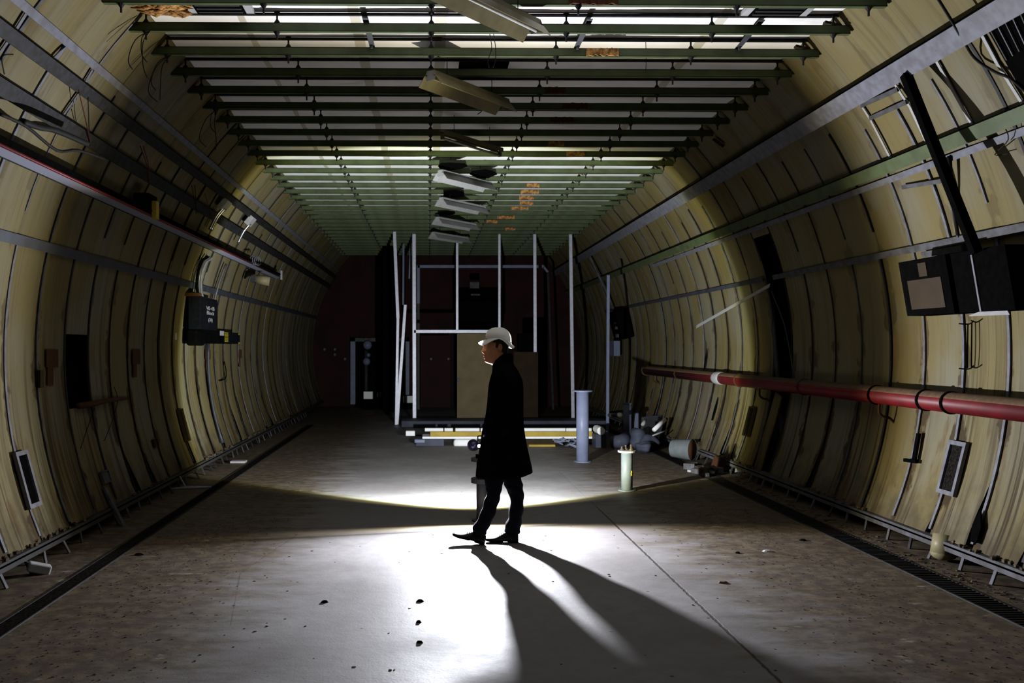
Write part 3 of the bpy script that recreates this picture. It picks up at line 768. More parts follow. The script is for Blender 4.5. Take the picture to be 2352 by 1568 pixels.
# ================================================================== WALL FOOT: rail, struts, gutters
for side, lab in ((-1, 'grey foot rail on short struts carrying the left wall panels'), (1, 'grey foot rail on short struts carrying the right wall panels')):
    th = TH0; base = wp(side, th, 3, 0)
    t = thing('foot_rail', (base.x, 3, 0), lab, 'foot rail')
    x = base.x - side * .05
    mb = MB(); mb.box((min(x, x + side * .10), 2, .135), (max(x, x + side * .10), Ye, .170)); mb.box((min(x, x + side * .012), 2, .10), (max(x, x + side * .012), Ye, .15)); mb.build('ledge', 'darkgrey' if side < 0 else 'galvdull', t)
    rr = random.Random(4 + side)
    for i in range(48):
        y = 4.6 + i * .38 + rr.uniform(-.06, .06)
        mb = MB(); mb.bar((x + side * .03, y, .14), (x - side * rr.uniform(.0, .05), y - .01, 0.0), .035, .012, (1, 0, 0)); mb.build('strut', rr.choice(('galvdull', 'darkgrey', 'darkrail')), t)
    # crumbled fill along the ledge
    mb = MB(); rr = random.Random(40 + side)
    for i in range(420):
        y = rr.uniform(4.5, 20); 
        if math.sin(y * 2.1 + side) < -.2: continue
        r = rr.uniform(.008, .024); mb.ball((x + side * rr.uniform(.0, .07), y, .17 + r * .6), (r, r * 1.3, r * .8), 5, 3)
    tag(mb.build('crumbled_plaster', 'trash'), 'crumbled fill lying along the foot of the %s wall' % ('left' if side < 0 else 'right'), 'crumbs', kind='stuff')
for xg, wd, nm in ((-2.57, .13, 'left'), (3.70, .20, 'right')):
    t = thing('floor_drain', (xg, 3, 0), 'narrow dark drain slot in the floor near the %s wall' % nm, 'drain')
    mb = MB(); mb.box((xg - wd / 2, 2, 0.0), (xg + wd / 2, 20, .004)); mb.build('grating', 'grate', t)
    if nm == 'right':
        mb = MB(); i = 0; y = 5.0
        while y < 12: mb.box((xg - wd / 2, y, .004), (xg + wd / 2, y + .012, .009)); y += .05
        mb.build('grating_bars', 'darkrail', t)
    for sg in (-1, 1):
        mb = MB(); mb.box((xg + sg * wd / 2 - .006, 2, 0.0), (xg + sg * wd / 2 + .006, 20, .008)); mb.build('drain_edge', 'darkrail', t)

# loose litter on the floor
def flakes(n, seed, xs, ys, size, name, matname, label, cat):
    r = random.Random(seed); mb = MB()
    for i in range(n):
        x = max(-2.9, min(4.02, r.gauss(*xs))) if len(xs) == 2 else r.uniform(xs[0], xs[1]); y = r.uniform(*ys); s = size * r.uniform(.35, 1.2) ; a0 = r.uniform(0, 6.28); m = 5
        pts = [(x + s * math.cos(a0 + k * 6.283 / m) * r.uniform(.5, 1.1) * 1.3, y + s * math.sin(a0 + k * 6.283 / m) * r.uniform(.5, 1.1)) for k in range(m)]
        h = s * r.uniform(.1, .5)
        mb.add([(px, py, 0.0005) for px, py in pts] + [(x + (px - x) * .7, y + (py - y) * .7, h) for px, py in pts], [tuple(range(m)), tuple(range(2 * m - 1, m - 1, -1))] + [(k, (k + 1) % m, m + (k + 1) % m, m + k) for k in range(m)])
    tag(mb.build(name, matname), label, cat, kind='stuff')
flakes(1200, 1, (-2.1, .42), (4.2, 9.2), .008, 'dirt_crumbs', 'trash', 'brown dirt and crumbs strewn over the left side of the floor', 'dirt')
flakes(1200, 2, (3.0, .42), (4.2, 9.6), .0075, 'dirt_crumbs', 'trash', 'brown dirt and crumbs strewn over the right side of the floor', 'dirt')
flakes(190, 3, (-2.4, 3.4, 0), (3.6, 15), .010, 'floor_flakes', 'dust', 'sparse dark flakes scattered on the open floor', 'flakes')
flakes(420, 4, (3.93, .05), (4.4, 12), .018, 'plaster_heap', 'trash', 'ginger heap of crumbled material under the right wall edge', 'rubble')
for px, py, w_, m_, lab in ((1660, 1338, .07, 'dust', 'curled brown scrap on the floor right of the floor joint'), (1762, 1266, .08, 'white', 'thin pale shard on the lit floor to the right'),
                       (1845, 1241, .07, 'black', 'dark flat shard on the right of the floor beyond the pale shard'), (964, 1381, .05, 'black', 'dark oval spot of debris left of the leg shadow, upper one'),
                       (961, 1429, .035, 'black', 'small dark chip left of the leg shadow, middle one'), (963, 1476, .035, 'black', 'small dark chip left of the leg shadow, lowest one'),
                       (746, 1383, .05, 'black', 'dark thin chip on the left of the lit floor'), (1695, 1270, .05, 'black', 'small dark chip on the floor by the pale shard'), (318, 1274, .08, 'black', 'dark clod among the dirt on the left floor')):
    p = fl(px, py); mb = MB(); r = random.Random(px); w_ *= .62
    m = 7; pts = [(p.x + w_ * math.cos(k * 6.283 / m) * r.uniform(.6, 1.1), p.y + w_ * .8 * math.sin(k * 6.283 / m) * r.uniform(.6, 1.1)) for k in range(m)]
    mb.add([(x, y, 0) for x, y in pts] + [(p.x + (x - p.x) * .6, p.y + (y - p.y) * .6, .012) for x, y in pts], [tuple(range(m)), tuple(range(2 * m - 1, m - 1, -1))] + [(k, (k + 1) % m, m + (k + 1) % m, m + k) for k in range(m)])
    tag(mb.build('floor_scrap', m_), lab, 'scrap')

# ================================================================== THINGS ON THE LEFT WALL
def wall_frame(name, pxs, label, mats, cat='vent', inset=.02, rim=.035, depth=.03, parts=('grille', 'vent_frame'), wy=None):
    """framed plate lying on the wall; pxs = (left, right, top, bottom) px box of its middle lines"""
    P_ = [hit(*p) for p in pxs]                     # tl, tr, br, bl
    s = ang(P_[0])[0]
    ya = (P_[0].y + P_[3].y) / 2; yb = (P_[1].y + P_[2].y) / 2
    if ya > yb: ya, yb = yb, ya
    if wy: ya, yb = (ya + yb) / 2 - wy / 2, (ya + yb) / 2 + wy / 2
    t1 = (ang(P_[0])[1] + ang(P_[1])[1]) / 2; t0 = (ang(P_[2])[1] + ang(P_[3])[1]) / 2
    c0, c1 = wp(s, t0, 0, inset), wp(s, t1, 0, inset); up = (c1 - c0); H = up.length; up.normalize()
    nrm = Vector((-s * up.z, 0, s * up.x))
    ctr = (c0 + c1) / 2
    def slab(mb, y0, y1, h0, h1, d0, d1):
        pts = []
        for h in (h0, h1):
            for (y, d) in ((y0, d0), (y1, d0), (y1, d1), (y0, d1)):
                q = ctr + up * h + nrm * d; pts.append((q.x, y, q.z))
        mb.hexa(pts)
    t = thing(name, (c0.x, (ya + yb) / 2, c0.z), label, cat)
    mb = MB(); slab(mb, ya + rim * .5, yb - rim * .5, -H / 2 + rim * .5, H / 2 - rim * .5, 0, depth * .4); mb.build(parts[0], mats[0], t)
    mb = MB()
    slab(mb, ya, ya + rim, -H / 2, H / 2, 0, depth); slab(mb, yb - rim, yb, -H / 2, H / 2, 0, depth)
    slab(mb, ya + rim, yb - rim, -H / 2, -H / 2 + rim, 0, depth); slab(mb, ya + rim, yb - rim, H / 2 - rim, H / 2, 0, depth)
    mb.build(parts[1], mats[1], t)
    return t
wall_frame('wall_vent', ((18, 1042), (48, 1036), (86, 1162), (60, 1172)), 'tall black vent with pale metal frame low on the left wall', ('black', 'galv'))
wall_frame('wall_vent', ((2192, 1012), (2234, 1020), (2200, 1145), (2163, 1132)), 'tall black vent with pale metal frame low on the right wall', ('grate', 'galv'))
wall_frame('wall_vent', ((402, 940), (412, 940), (432, 1015), (420, 1015)), 'narrow brown slot vent without a bright frame, far on the left wall', ('grate', 'brown'), rim=.02, wy=.2)
wall_frame('wall_vent', ((1728, 935), (1742, 935), (1725, 1003), (1712, 1003)), 'narrow dark slot vent on the right wall under the red pipe', ('grate', 'brown'), rim=.02, wy=.22)
wall_frame('wall_vent', ((225, 1085), (234, 1083), (244, 1110), (236, 1112)), 'small dull plate low on the left wall beside the leaning channel', ('galvdull', 'galvdull'), cat='plate', rim=.01, wy=.2)
wall_frame('wall_vent', ((344, 1010), (351, 1010), (356, 1028), (349, 1028)), 'tiny brown tile low on the left wall', ('rust', 'brown'), cat='plate', rim=.01, wy=.14)
# the P shaped rust marks: rusty plates
for i, (x0, x1, x2, y0, y1, y2, lab) in enumerate(((104, 131, 120, 802, 843, 885, 'largest rust-red flag-shaped plate, nearest on the left wall'),
        (303, 320, 312, 802, 836, 866, 'second rust-red flag-shaped plate, beyond the black hole in the left wall'),
        (472, 482, 478, 803, 825, 848, 'third flag-shaped rust plate, under the black electrical cabinet'),
        (548, 554, 551, 803, 822, 842, 'smallest flag-shaped rust plate, below the yellow-striped box'))):
    mb = MB()
    for (a, b, c_, d) in ((x0, x1, y0, y1), (x0 + (x1 - x0) * .1, x2, y1, y2)):
        A, B, Cc, D_ = hit(a, c_, .02), hit(b, c_, .02), hit(b, d, .02), hit(a, d, .02)
        n_ = Vector((1, 0, 0)) * .012
        mb.hexa([A, B, Cc, D_, A + n_, B + n_, Cc + n_, D_ + n_])
    tag(mb.build('rust_plate', 'rust'), lab, 'rusty plate')
# rod and sill at the hole
mb = MB(); mb.tube([hit(180, 932, .05), hit(215, 927, .06), hit(250, 919, .09), hit(296, 914, .04)], [.03, .03, .024, .012], 8)
tag(mb.build('broken_branch_rod', 'rust', smooth=True), 'dark broken rod sticking out of the black hole in the left wall', 'rod')
for pts, lab in ((((217, 938), (200, 985), (185, 1030)), 'thin wire hanging in a slant below the black hole, left one'), (((262, 888), (270, 925), (245, 1000), (238, 1012)), 'thin wire hanging below the broken rod, right one')):
    mb = MB(); mb.tube([hit(x, y, .04) for x, y in pts], .004, 5); tag(mb.build('thin_wire', 'tornwire'), lab, 'wire')
# box plate next to near joint
mb = MB(); A = hit(92, 870, .03); mb.cbox(A, (.04, .07, .15)); tag(mb.build('outlet_box', 'brown', bevel=.005), 'small rusty outlet box on the joint beside the largest rust plate', 'box')
# lower leaning channel
mb = MB(); a = hit(240, 1120, .03); b = hit(288, 1215, .08); mb.bar(a, b, .07, .02, (1, 0, 0)); tag(mb.build('leaning_channel', 'galvdull'), 'short dull metal channel leaning at the foot of the left wall', 'metal channel')
mb = MB(); p = fl(90, 1318); mb.cbox((p.x, p.y, .045), (.16, .10, .07), Matrix.Rotation(.5, 3, 'Z') @ Matrix.Rotation(.3, 3, 'Y')); tag(mb.build('plastic_offcut', 'white', bevel=.01), 'white plastic offcut lying at the foot of the left wall', 'offcut')
mb = MB(); p = fl(548, 1063); mb.cbox((p.x, p.y, .02), (.22, .16, .03)); tag(mb.build('plastic_offcut', 'white', bevel=.005), 'small white offcut on the floor by the far left wall foot', 'offcut')
mb = MB(); p = fl(435, 1122)
mb.tube([(p.x - .25, p.y - .1, .012), (p.x - .02, p.y, .012), (p.x + .25, p.y + .05, .012)], [.01, .02, .012], 6); mb.tube([(p.x - .04, p.y, .012), (p.x - .16, p.y + .1, .16)], .01, 6)
tag(mb.build('bent_bracket', 'white', smooth=True), 'pale bent bracket lying under the left wall edge', 'bracket')

# electrical cabinet
Xf = -3.08; yA = atx(461, 720, Xf).y; yB = atx(500, 720, Xf).y
zt, zb = atx(461, 680, Xf).z, atx(461, 756, Xf).z
t = thing('electrical_cabinet', (Xf - .14, yA, zb), 'black electrical cabinet with small white lettering on the left wall', 'electrical cabinet')
mb = MB(); mb.box((Xf - .17, yA, zb), (Xf, yB, zt)); mb.build('body', 'blackbox', t, bevel=.01)
mb = MB(); mb.box((Xf, yA + .07, zb + .03), (Xf + .012, yB - .05, zt - .03)); mb.build('door', 'blackbox', t, bevel=.004)
mb = MB(); mb.box((Xf - .20, yA - .04, zt), (Xf - .02, yA + .14, zt + .045)); mb.build('top_bracket', 'rust', t)
mb = MB(); mb.tube([(Xf + .012, yA + .5, zb + .14), (Xf + .03, yA + .5, zb + .14)], .02, 8); mb.build('lock', 'galv', t)
def letters(txt, size, loc, parent, name, matname, sx=1.0):
    cu = bpy.data.curves.new(name, 'FONT'); cu.body = txt; cu.size = size; cu.align_x = 'CENTER'; cu.extrude = .001
    cu.materials.append(M[matname]); tmp = bpy.data.objects.new('tmp', cu); C.objects.link(tmp); bpy.context.view_layer.update()
    me = bpy.data.meshes.new_from_object(tmp); bpy.data.objects.remove(tmp); o = bpy.data.objects.new(name, me); C.objects.link(o)
    o.rotation_euler = (R_(90), 0, R_(90)); o.scale = (sx, 1, 1); o.parent = parent; o.location = Vector(loc) - Vector(WLOC[parent.name]); return o
ym = (yA + yB) / 2
letters('V0-4B', .075, (Xf + .0135, ym, zt - .17), t, 'lettering', 'white', 2.6)
letters('Block', .075, (Xf + .0135, ym, zt - .235), t, 'lettering', 'white', 2.6)
letters('(70)', .07, (Xf + .0135, ym, zt - .33), t, 'lettering', 'white', 2.2)
# lower unit
p = at(442, 770, yA - .0); 
mb = MB(); mb.box((Xf - .20, yA + .01, zb - .22), (Xf - .05, yA + .45, zb - .002)); tag(mb.build('meter_box', 'black', bevel=.03), 'rounded black box hanging directly under the electrical cabinet', 'box')
mb = MB(); a = hit(418, 753, .0); mb.bar((a.x - .03, yA - .02, zb + .02), (Xf - .285, yA - .02, zb + .02), .04, .04); tag(mb.build('stub_bracket', 'green'), 'short dark stub bracket left of the electrical cabinet', 'bracket')
# conduits
s, tA = ang(hit(462, 570)); 
for i, (dy, m_) in enumerate(((0, 'black'), (.11, 'chrome'), (.22, 'galv'))):
    pts = []
    for q in range(9):
        th = math.asin((TZZ - .12 - TZ) / TR) + (math.asin((zt + .02 - TZ) / TR) - math.asin((TZZ - .12 - TZ) / TR)) * q / 8
        pts.append(wp(-1, th, yA + .05 + dy + (.10 * (1 - q / 3) if q < 3 else 0), .07 + (.05 if q == 0 else 0) + .10 * (q / 8) ** 3))
    mb = MB(); mb.tube(pts, .020, 8)
    tag(mb.build('conduit', m_, smooth=True), ('black conduit beside the bright ones above the electrical cabinet', 'bright chrome conduit rising from the electrical cabinet to the tray', 'dull grey conduit right of the chrome one above the cabinet')[i], 'conduit')
# second box with stripes
X2 = -3.12; y2 = atx(501, 772, X2).y; y2m = atx(515, 772, X2).y; y2b = atx(554, 772, X2).y; z2t = atx(520, 762, X2).z; z2b = atx(520, 789, X2).z
t = thing('switch_box', (X2 - .1, y2, z2b), 'dark switch box with white square and yellow warning strip on the left wall', 'switch box')
mb = MB(); mb.box((X2 - .22, y2, z2b), (X2, y2m, z2t + .04)); mb.build('body', 'black', t, bevel=.006)
mb = MB(); mb.box((X2 - .20, y2m, z2b), (X2 - .02, y2b, z2t)); mb.build('body', 'blackbox', t, bevel=.006)
mb = MB(); mb.box((X2, y2 + .12, z2t - .06), (X2 + .004, y2m - .03, z2t + .01)); mb.build('white_label', 'white', t)
mb = MB()
for i in range(7): mb.box((X2 - .02, y2m + .12, z2b + .03 + i * .022), (X2 - .016, y2m + .36, z2b + .043 + i * .022))
mb.build('warning_strip', 'yellow', t)
mb = MB()
for zz in (z2t - .02, z2b + .015): mb.box((X2 - .02, y2b - .12, zz - .012), (X2 - .015, y2b - .02, zz + .012))
mb.build('corner_mark', 'yellow', t)
th0 = math.asin((z2t + .05 - TZ) / TR); th1 = math.asin((TZZ - .12 - TZ) / TR)
mb = MB(); mb.tube([wp(-1, th0 + (th1 - th0) * q / 10, y2 + .2 + .12 * (q / 10) ** 2, .06) for q in range(11)], .020, 8)
tag(mb.build('conduit', 'chrome', smooth=True), 'single bright curved conduit rising from the switch box', 'conduit')
th2 = TH0 + .05
mb = MB(); mb.tube([wp(-1, th0 + (th2 - th0) * q / 12 - .06, y2 + .2 - .2 * q / 12, .05) for q in range(12)], .022, 8)
tag(mb.build('conduit', 'bluerail', smooth=True), 'dark blue-grey conduit running down the left wall below the switch box', 'conduit')
mb = MB(); mb.tube([hit(515, 830, .04), hit(519, 850, .05), hit(518, 868, .06), hit(505, 874, .04)], .010, 6); tag(mb.build('cable_loop', 'black', smooth=True), 'short black cable loop under the switch box', 'cable')
# cylindrical lamp on its arm
p = hit(562, 640, .07)
t = thing('wall_floodlight', p, 'cream cylindrical floodlight on a black arm high on the left wall', 'floodlight')
mb = MB(); mb.tube([p, p + Vector((.03, 0, .10)), p + Vector((.13, 0, .12)), p + Vector((.17, 0, .08))], .016, 7); mb.build('arm', 'black', t, True)
mb = MB(); mb.cbox(p + Vector((.16, 0, .0)), (.10, .16, .12)); mb.build('housing', 'darkgrey', t, bevel=.015)
mb = MB(); mb.tube([p + Vector((.19, 0, .0)), p + Vector((.42, 0, -.05))], .075, 14); mb.build('lamp_shade', 'cream', t, True)
# tiny tag on the wall
mb = MB(); mb.cbox(hit(404, 772, .01), (.01, .05, .09)); tag(mb.build('paper_tag', 'white'), 'tiny white paper tag on the left wall by the cabinet', 'tag')
# hanging wires between left rails
wr = random.Random(8)
for i, (a, b, c_, m_, lab) in enumerate((((180, 205), (200, 290), (207, 330), 'redwire', 'reddish wire hanging between the upper left rails, left of two'),
        ((202, 222), (204, 280), (206, 335), 'tornwire', 'dark wire hanging between the upper left rails, right of two'),
        ((322, 335), (338, 380), (345, 420), 'redwire', 'red wires dangling over the dark left rails mid way'),
        ((440, 425), (447, 460), (455, 490), 'tornwire', 'black wire dangling near the silver clamp'),
        ((470, 445), (478, 470), (487, 500), 'redwire', 'thin reddish wire running down to the silver clamp'),
        ((10, 170), (5, 130), (30, 125), 'tornwire', 'thin curled wire at the left edge of the upper wall'))):
    mb = MB()
    for q in range(2 if i in (2, 3) else 1): mb.tube([hit(a[0] + 7 * q, a[1], .10), hit(b[0] + 3 * q, b[1], .13), hit(c_[0] - 4 * q, c_[1], .10)], .0045, 5)
    tag(mb.build('dangling_wire', m_, smooth=True), lab, 'wire')
# sagging cables by the tray
for i, (pts, r_, lab) in enumerate(((((52, 278), (90, 292), (130, 300), (200, 330)), .022, 'thick dark cable sagging above the tray at the left edge'),
                         (((0, 262), (60, 290), (130, 345), (180, 345), (240, 365)), .012, 'thin dark cable lying over the tray near the left edge'))):
    mb = MB(); mb.tube([hit(x, y, .30) for x, y in pts], r_, 7); tag(mb.build('sagging_cable', 'tornwire', smooth=True), lab, 'cable')
# wires trailing from the left beam ends
for i, (j, lab) in enumerate(((0, 'loops of black wire trailing from the left end of the second beam'), (1, 'black wire tail under the left end of the third beam'), (4, 'thin wire tail under the left end of the sixth beam'))):
    y = 7.306 + j * PITCH; x = TX - 2.78; r = random.Random(i); mb = MB()
    for q in range(3):
        dx = r.uniform(-.15, .05); L_ = r.uniform(.22, .5)
        mb.tube([(x + .05, y - .03, BZ - .04), (x + dx * .5, y - .08, BZ - L_ * .35), (x + dx, y - .1, BZ - L_ * .8), (x + dx + r.uniform(-.02, .1), y - .08, BZ - L_)], .004, 5)
    tag(mb.build('trailing_wire', 'tornwire', smooth=True), lab, 'wire')
mb = MB()
for px in (1124, 1133): 
    a = at(px, 78, 7.7); mb.tube([(a.x, 7.7, CZ - .02), (a.x + .02, 7.71, BZ - .02), (a.x + (.02 if px > 1130 else -.01), 7.72, BZ - .12), (a.x, 7.73, BZ - .18)], .0035, 5)
tag(mb.build('dangling_wire', 'tornwire', smooth=True), 'pair of thin wires hanging behind the nearest strip light', 'wire')
mb = MB(); a = at(1103, 258, 9.6); mb.tube([(a.x + .03, 9.6, CZ - .02), (a.x + .02, 9.6, BZ - .05), (a.x - .03, 9.6, BZ - .10)], .005, 5); tag(mb.build('dangling_wire', 'tornwire', smooth=True), 'hooked black wire under the ceiling behind the cream strip light', 'wire')
mb = MB(); a = at(1483, 80, 7.95); mb.tube([(a.x, 7.95, CZ - .01), (a.x + .005, 7.95, CZ - .16), (a.x, 7.95, CZ - .28)], .003, 5); tag(mb.build('dangling_wire', 'tornwire', smooth=True), 'straight thin wire hanging alone right of the ceiling centre', 'wire')
# torn batten ends at the right ceiling edge
for j, lab in ((0, 'splintered batten end sticking out over the right end of the second beam'), (1, 'splintered batten end over the right end of the third beam'), (7, 'dark splinter hanging on the right wall below the beam ends')):
    y = 7.306 + j * PITCH; x = TX + 2.74; mb = MB(); r = random.Random(j)
    if j == 7: A = hit(1640, 320, .05); B = hit(1660, 335, .05); mb.bar(A, B, .06, .03)
    else:
        mb.bar((x - .05, y + .08, CZ - .04), (x + .12, y + .08, CZ - .08), .05, .02)
        for q in range(3): mb.bar((x + .11, y + .06 + .02 * q, CZ - .08), (x + .17 + .02 * q, y + .06 + .02 * q, CZ - .14 - .02 * q), .01, .012)
    tag(mb.build('splintered_batten', 'brown'), lab, 'batten')

# ================================================================== THINGS ON THE RIGHT WALL
# black cabinet
XI = 4.03
yN, yF = 6.35, atx(2066, 640, XI - .02).y
zt, zb = 2.42, 1.965
t = thing('wall_unit', (XI + .1, yN, zb), 'long black unit with two brown panels on its side, hung on the right wall', 'wall unit')
def ux(z): return XI + (zt - z) * .17
def uslab(mb, y0, y1, z0, z1, d0, d1):
    mb.hexa([(ux(z0) + d0, y0, z0), (ux(z0) + d1, y0, z0), (ux(z0) + d1, y1, z0), (ux(z0) + d0, y1, z0), (ux(z1) + d0, y0, z1), (ux(z1) + d1, y0, z1), (ux(z1) + d1, y1, z1), (ux(z1) + d0, y1, z1)])
mb = MB(); uslab(mb, yN, yF - .72, zb, zt, 0.0, .20); mb.build('body', 'black', t)
mb = MB(); uslab(mb, yF - .70, yF, zb, zt, -.03, .16); mb.build('side_door', 'black', t)
mb = MB(); uslab(mb, yF - .60, yF - .10, zb + .05, zb + .29, -.036, -.03); mb.build('large_brown_panel', 'brown', t)
mb = MB(); uslab(mb, yF - .42, yF - .30, zb + .31, zb + .42, -.036, -.03); mb.build('small_brown_panel', 'brown', t)
mb = MB(); uslab(mb, yN + .38, yN + .40, zb, zt, -.01, 0); mb.build('edge_strip', 'galv', t)
mb = MB(); A = hit(2330, 688, .06); mb.cbox((ux(zb) + .12, yN + .12, zb + .03), (.10, .2, .05)); mb.build('hinge', 'galv', t)
mb = MB(); yy = yF - .85; mb.add([(4.10, yy, zb - .03), (4.22, yy - .30, zb - .03), (4.17, yy - .3, zb + .06), (4.10, yy, zb - .027), (4.22, yy - .30, zb - .027), (4.17, yy - .3, zb + .063)], [(0, 1, 2), (5, 4, 3), (0, 1, 4, 3), (1, 2, 5, 4), (2, 0, 3, 5)])
tag(mb.build('paper_scrap', 'white'), 'crumpled white paper wedged under the black wall unit', 'paper')
# slanting strut
a = hit(2080, 170, .16); b = Vector((3.97, atx(2243, 580, 3.97).y, atx(2243, 580, 3.97).z))
mb = MB(); mb.bar(a, b, .075, .06, (1, 0, 1)); tag(mb.build('slanting_strut', 'black'), 'black steel strut slanting from the wide pale channel down to the black unit', 'strut')
mb = MB(); q = 6.2; mb.bar(hit(2170, 395, .05), hit(2200, 545, .05), .02, .01, (1, 0, 1)); tag(mb.build('thin_batten', 'galvdull'), 'thin crooked grey strip behind the slanting strut', 'strip')
mb = MB(); mb.tube([hit(2180, 360, .06), hit(2186, 450, .05), hit(2200, 540, .05)], [.02, .012, .015], 6); tag(mb.build('torn_cable', 'tornwire', smooth=True), 'ragged black cable behind the slanting strut', 'cable')
# louvre top right
A, B, D_, E_ = hit(2268, 55, .03), hit(2352, -5, .03), hit(2420, 160, .03), hit(2352, 205, .03)
t = thing('black_louvre', A, 'black slatted louvre panel at the top right corner', 'louvre')
nrm = (B - A).cross(E_ - A).normalized(); 
if nrm.x > 0: nrm = -nrm
mb = MB(); mb.hexa([A, B, D_, E_, A + nrm * .02, B + nrm * .02, D_ + nrm * .02, E_ + nrm * .02]); mb.build('backing', 'black', t)
for i in range(5):
    f = (i + .5) / 5; a = A.lerp(B, f); b = E_.lerp(D_, f)
    mb = MB(); mb.bar(a.lerp(b, .04) + nrm * .03, a.lerp(b, .55) + nrm * .03, .008, .006, nrm); mb.build('slat_edge', 'galv' if i % 2 else 'galvdull', t)
mb = MB(); P_ = [hit(2150, -10, .14), hit(2190, 55, .16), hit(2212, 92, .14), hit(2240, 135, .05), hit(2285, 165, .06), hit(2320, 180, .06), hit(2360, 215, .06)]
mb.tube(P_, .010, 7); tag(mb.build('loose_cable', 'tornwire', smooth=True), 'long black cable drooping over the wide pale channel at the upper right', 'cable')
mb = MB(); mb.tube([hit(2300, 262, .08), hit(2305, 285, .10), hit(2325, 275, .10), hit(2322, 262, .08)], .006, 5); mb.tube([hit(2304, 285, .1), hit(2316, 320, .08), hit(2285, 355, .05), hit(2318, 352, .05)], .004, 5)
tag(mb.build('wire_tangle', 'tornwire', smooth=True), 'tangle of black wire on the green channel near the right edge', 'wire')
# wire bracket on joint and hook
t = thing('wire_bracket', hit(2228, 845, .05), 'black wire bracket with two prongs on the right wall below the black unit', 'bracket')
mb = MB(); mb.tube([hit(2223, 745, .05), hit(2222, 845, .05)], .006, 5); mb.tube([hit(2232, 742, .05), hit(2231, 842, .05)], .006, 5); mb.build('rod', 'black', t)
for y_ in (743, 846):
    mb = MB(); mb.tube([hit(2203, y_, .08), hit(2226, y_ + 1, .05), hit(2236, y_ - 6, .06)], .006, 5); mb.build('prong', 'black', t)
mb = MB(); mb.bar(hit(2110, 995, .04), hit(2100, 1055, .04), .05, .02, (-1, 0, 0)); mb.bar(hit(2078, 1056, .06), hit(2106, 1060, .04), .03, .03, (0, 0, 1)); tag(mb.build('hanging_hook', 'black'), 'black hook-shaped fitting low on the right wall left of the vent', 'hook')
# pipe end at the foot of the right wall
p = fl(2168, 1288)
mb = MB(); mb.tube([(p.x, p.y, .05), (p.x + .03, p.y + .02, .20)], [.10, .095], 14); mb.ball((p.x, p.y, .065), (.10, .10, .06), 14, 6); tag(mb.build('plastic_stopper', 'cream', smooth=True), 'pale rounded plastic cap standing against the right foot rail', 'plastic cap')
# board leaning beside the gap
a, b = fl(1732, 1108), hit(1790, 905, .06)
mb = MB(); mb.bar((a.x, a.y, .01), b, .26, .015, (-1, 0, .4)); tag(mb.build('loose_board', M['wall_r']), 'loose yellowish board leaning beside the black gap in the right wall', 'board')
mb = MB(); mb.bar(hit(1770, 660, -.10), hit(1800, 1040, -.10), .10, .02, (-1, 0, 0)); tag(mb.build('dull_batten', 'darkgrey'), 'dull vertical batten inside the black gap of the right wall', 'batten')
# tears, leaning dark slivers on the right wall
for i, (p, q, w_, lab) in enumerate((((1625, 800), (1618, 848), .05, 'black sliver of torn panel above the red pipe'), ((1650, 912), (1636, 965), .06, 'dark tapered tear in the panel under the red pipe'),
                                 ((1690, 1018), (1678, 1060), .03, 'dark upright splinter at the foot of the right wall'), ((2255, 1170), (2238, 1245), .11, 'large black tear at the foot of the nearest right panels'))):
    A, B = hit(*p, .03), hit(*q, .03); mb = MB(); m_ = (A + B) / 2
    d = Vector((0, w_, 0)); n_ = Vector((-.012, 0, 0))
    mb.add([A, m_ + d / 2, B + d / 3, B - d / 3, m_ - d / 2] + [x + n_ for x in (A, m_ + d / 2, B + d / 3, B - d / 3, m_ - d / 2)], [(0, 1, 2, 3, 4), (9, 8, 7, 6, 5)] + [(k, (k + 1) % 5, 5 + (k + 1) % 5, 5 + k) for k in range(5)])
    tag(mb.build('torn_sliver', 'black'), lab, 'tear')

# ================================================================== FLANGED POSTS
def post(name, px, ytop, ybase, dia, fdia, matname, label, ftop=True, base_ring=True):
    p = fl(px, ybase); D = p.y; H = at(px, ytop, D).z
    t = thing(name, (p.x, p.y, 0), label, 'post')
    mb = MB(); mb.tube([p, (p.x, p.y, H - .01)], dia / 2, 24); mb.build('tube', matname, t, True)
    if ftop: mb = MB(); mb.tube([(p.x, p.y, H - .022), (p.x, p.y, H)], fdia / 2, 24); mb.build('top_flange', 'white' if matname == 'postgrey' else matname, t, bevel=.002)
    if base_ring: mb = MB(); mb.tube([(p.x, p.y, 0.0), (p.x, p.y, .010)], dia / 2 + .035, 20); mb.build('base_flange', matname, t)
    return t, p, H
post('flanged_post', 1338, 896, 1060, .185, .30, 'bluepaint', 'tall pale blue flanged post right of the person')
t, p, H = post('flanged_post', 1440, 1034, 1126, .135, .215, 'postgrey', 'short grey flanged post with bolts on top and a yellow sticker')
for i, a in enumerate((-.9, .3, 1.6, 2.8)):
    mb = MB(); q = p + Vector((.06 * math.cos(a), .06 * math.sin(a), 0)); mb.tube([(q.x, q.y, H), (q.x, q.y, H + .075 - .01 * i)], .010, 8); mb.tube([(q.x, q.y, H), (q.x, q.y, H + .02)], .02, 6); mb.build('bolt', 'trash', t)
mb = MB(); a0 = -math.pi / 2 + .62
for k in range(3):
    a = a0 + k * .14 ; mb.cbox((p.x + .069 * math.cos(a), p.y + .069 * math.sin(a), .20 + (.012 if k == 1 else 0)), (.012, .012, .035 + (.02 if k == 1 else 0)), Matrix.Rotation(a, 3, 'Z'))
mb.build('sticker', 'yellow', t)
post('flanged_post', 1441, 925, 1012, .145, .16, 'bluepaint', 'dim blue post behind the short grey one', base_ring=False)
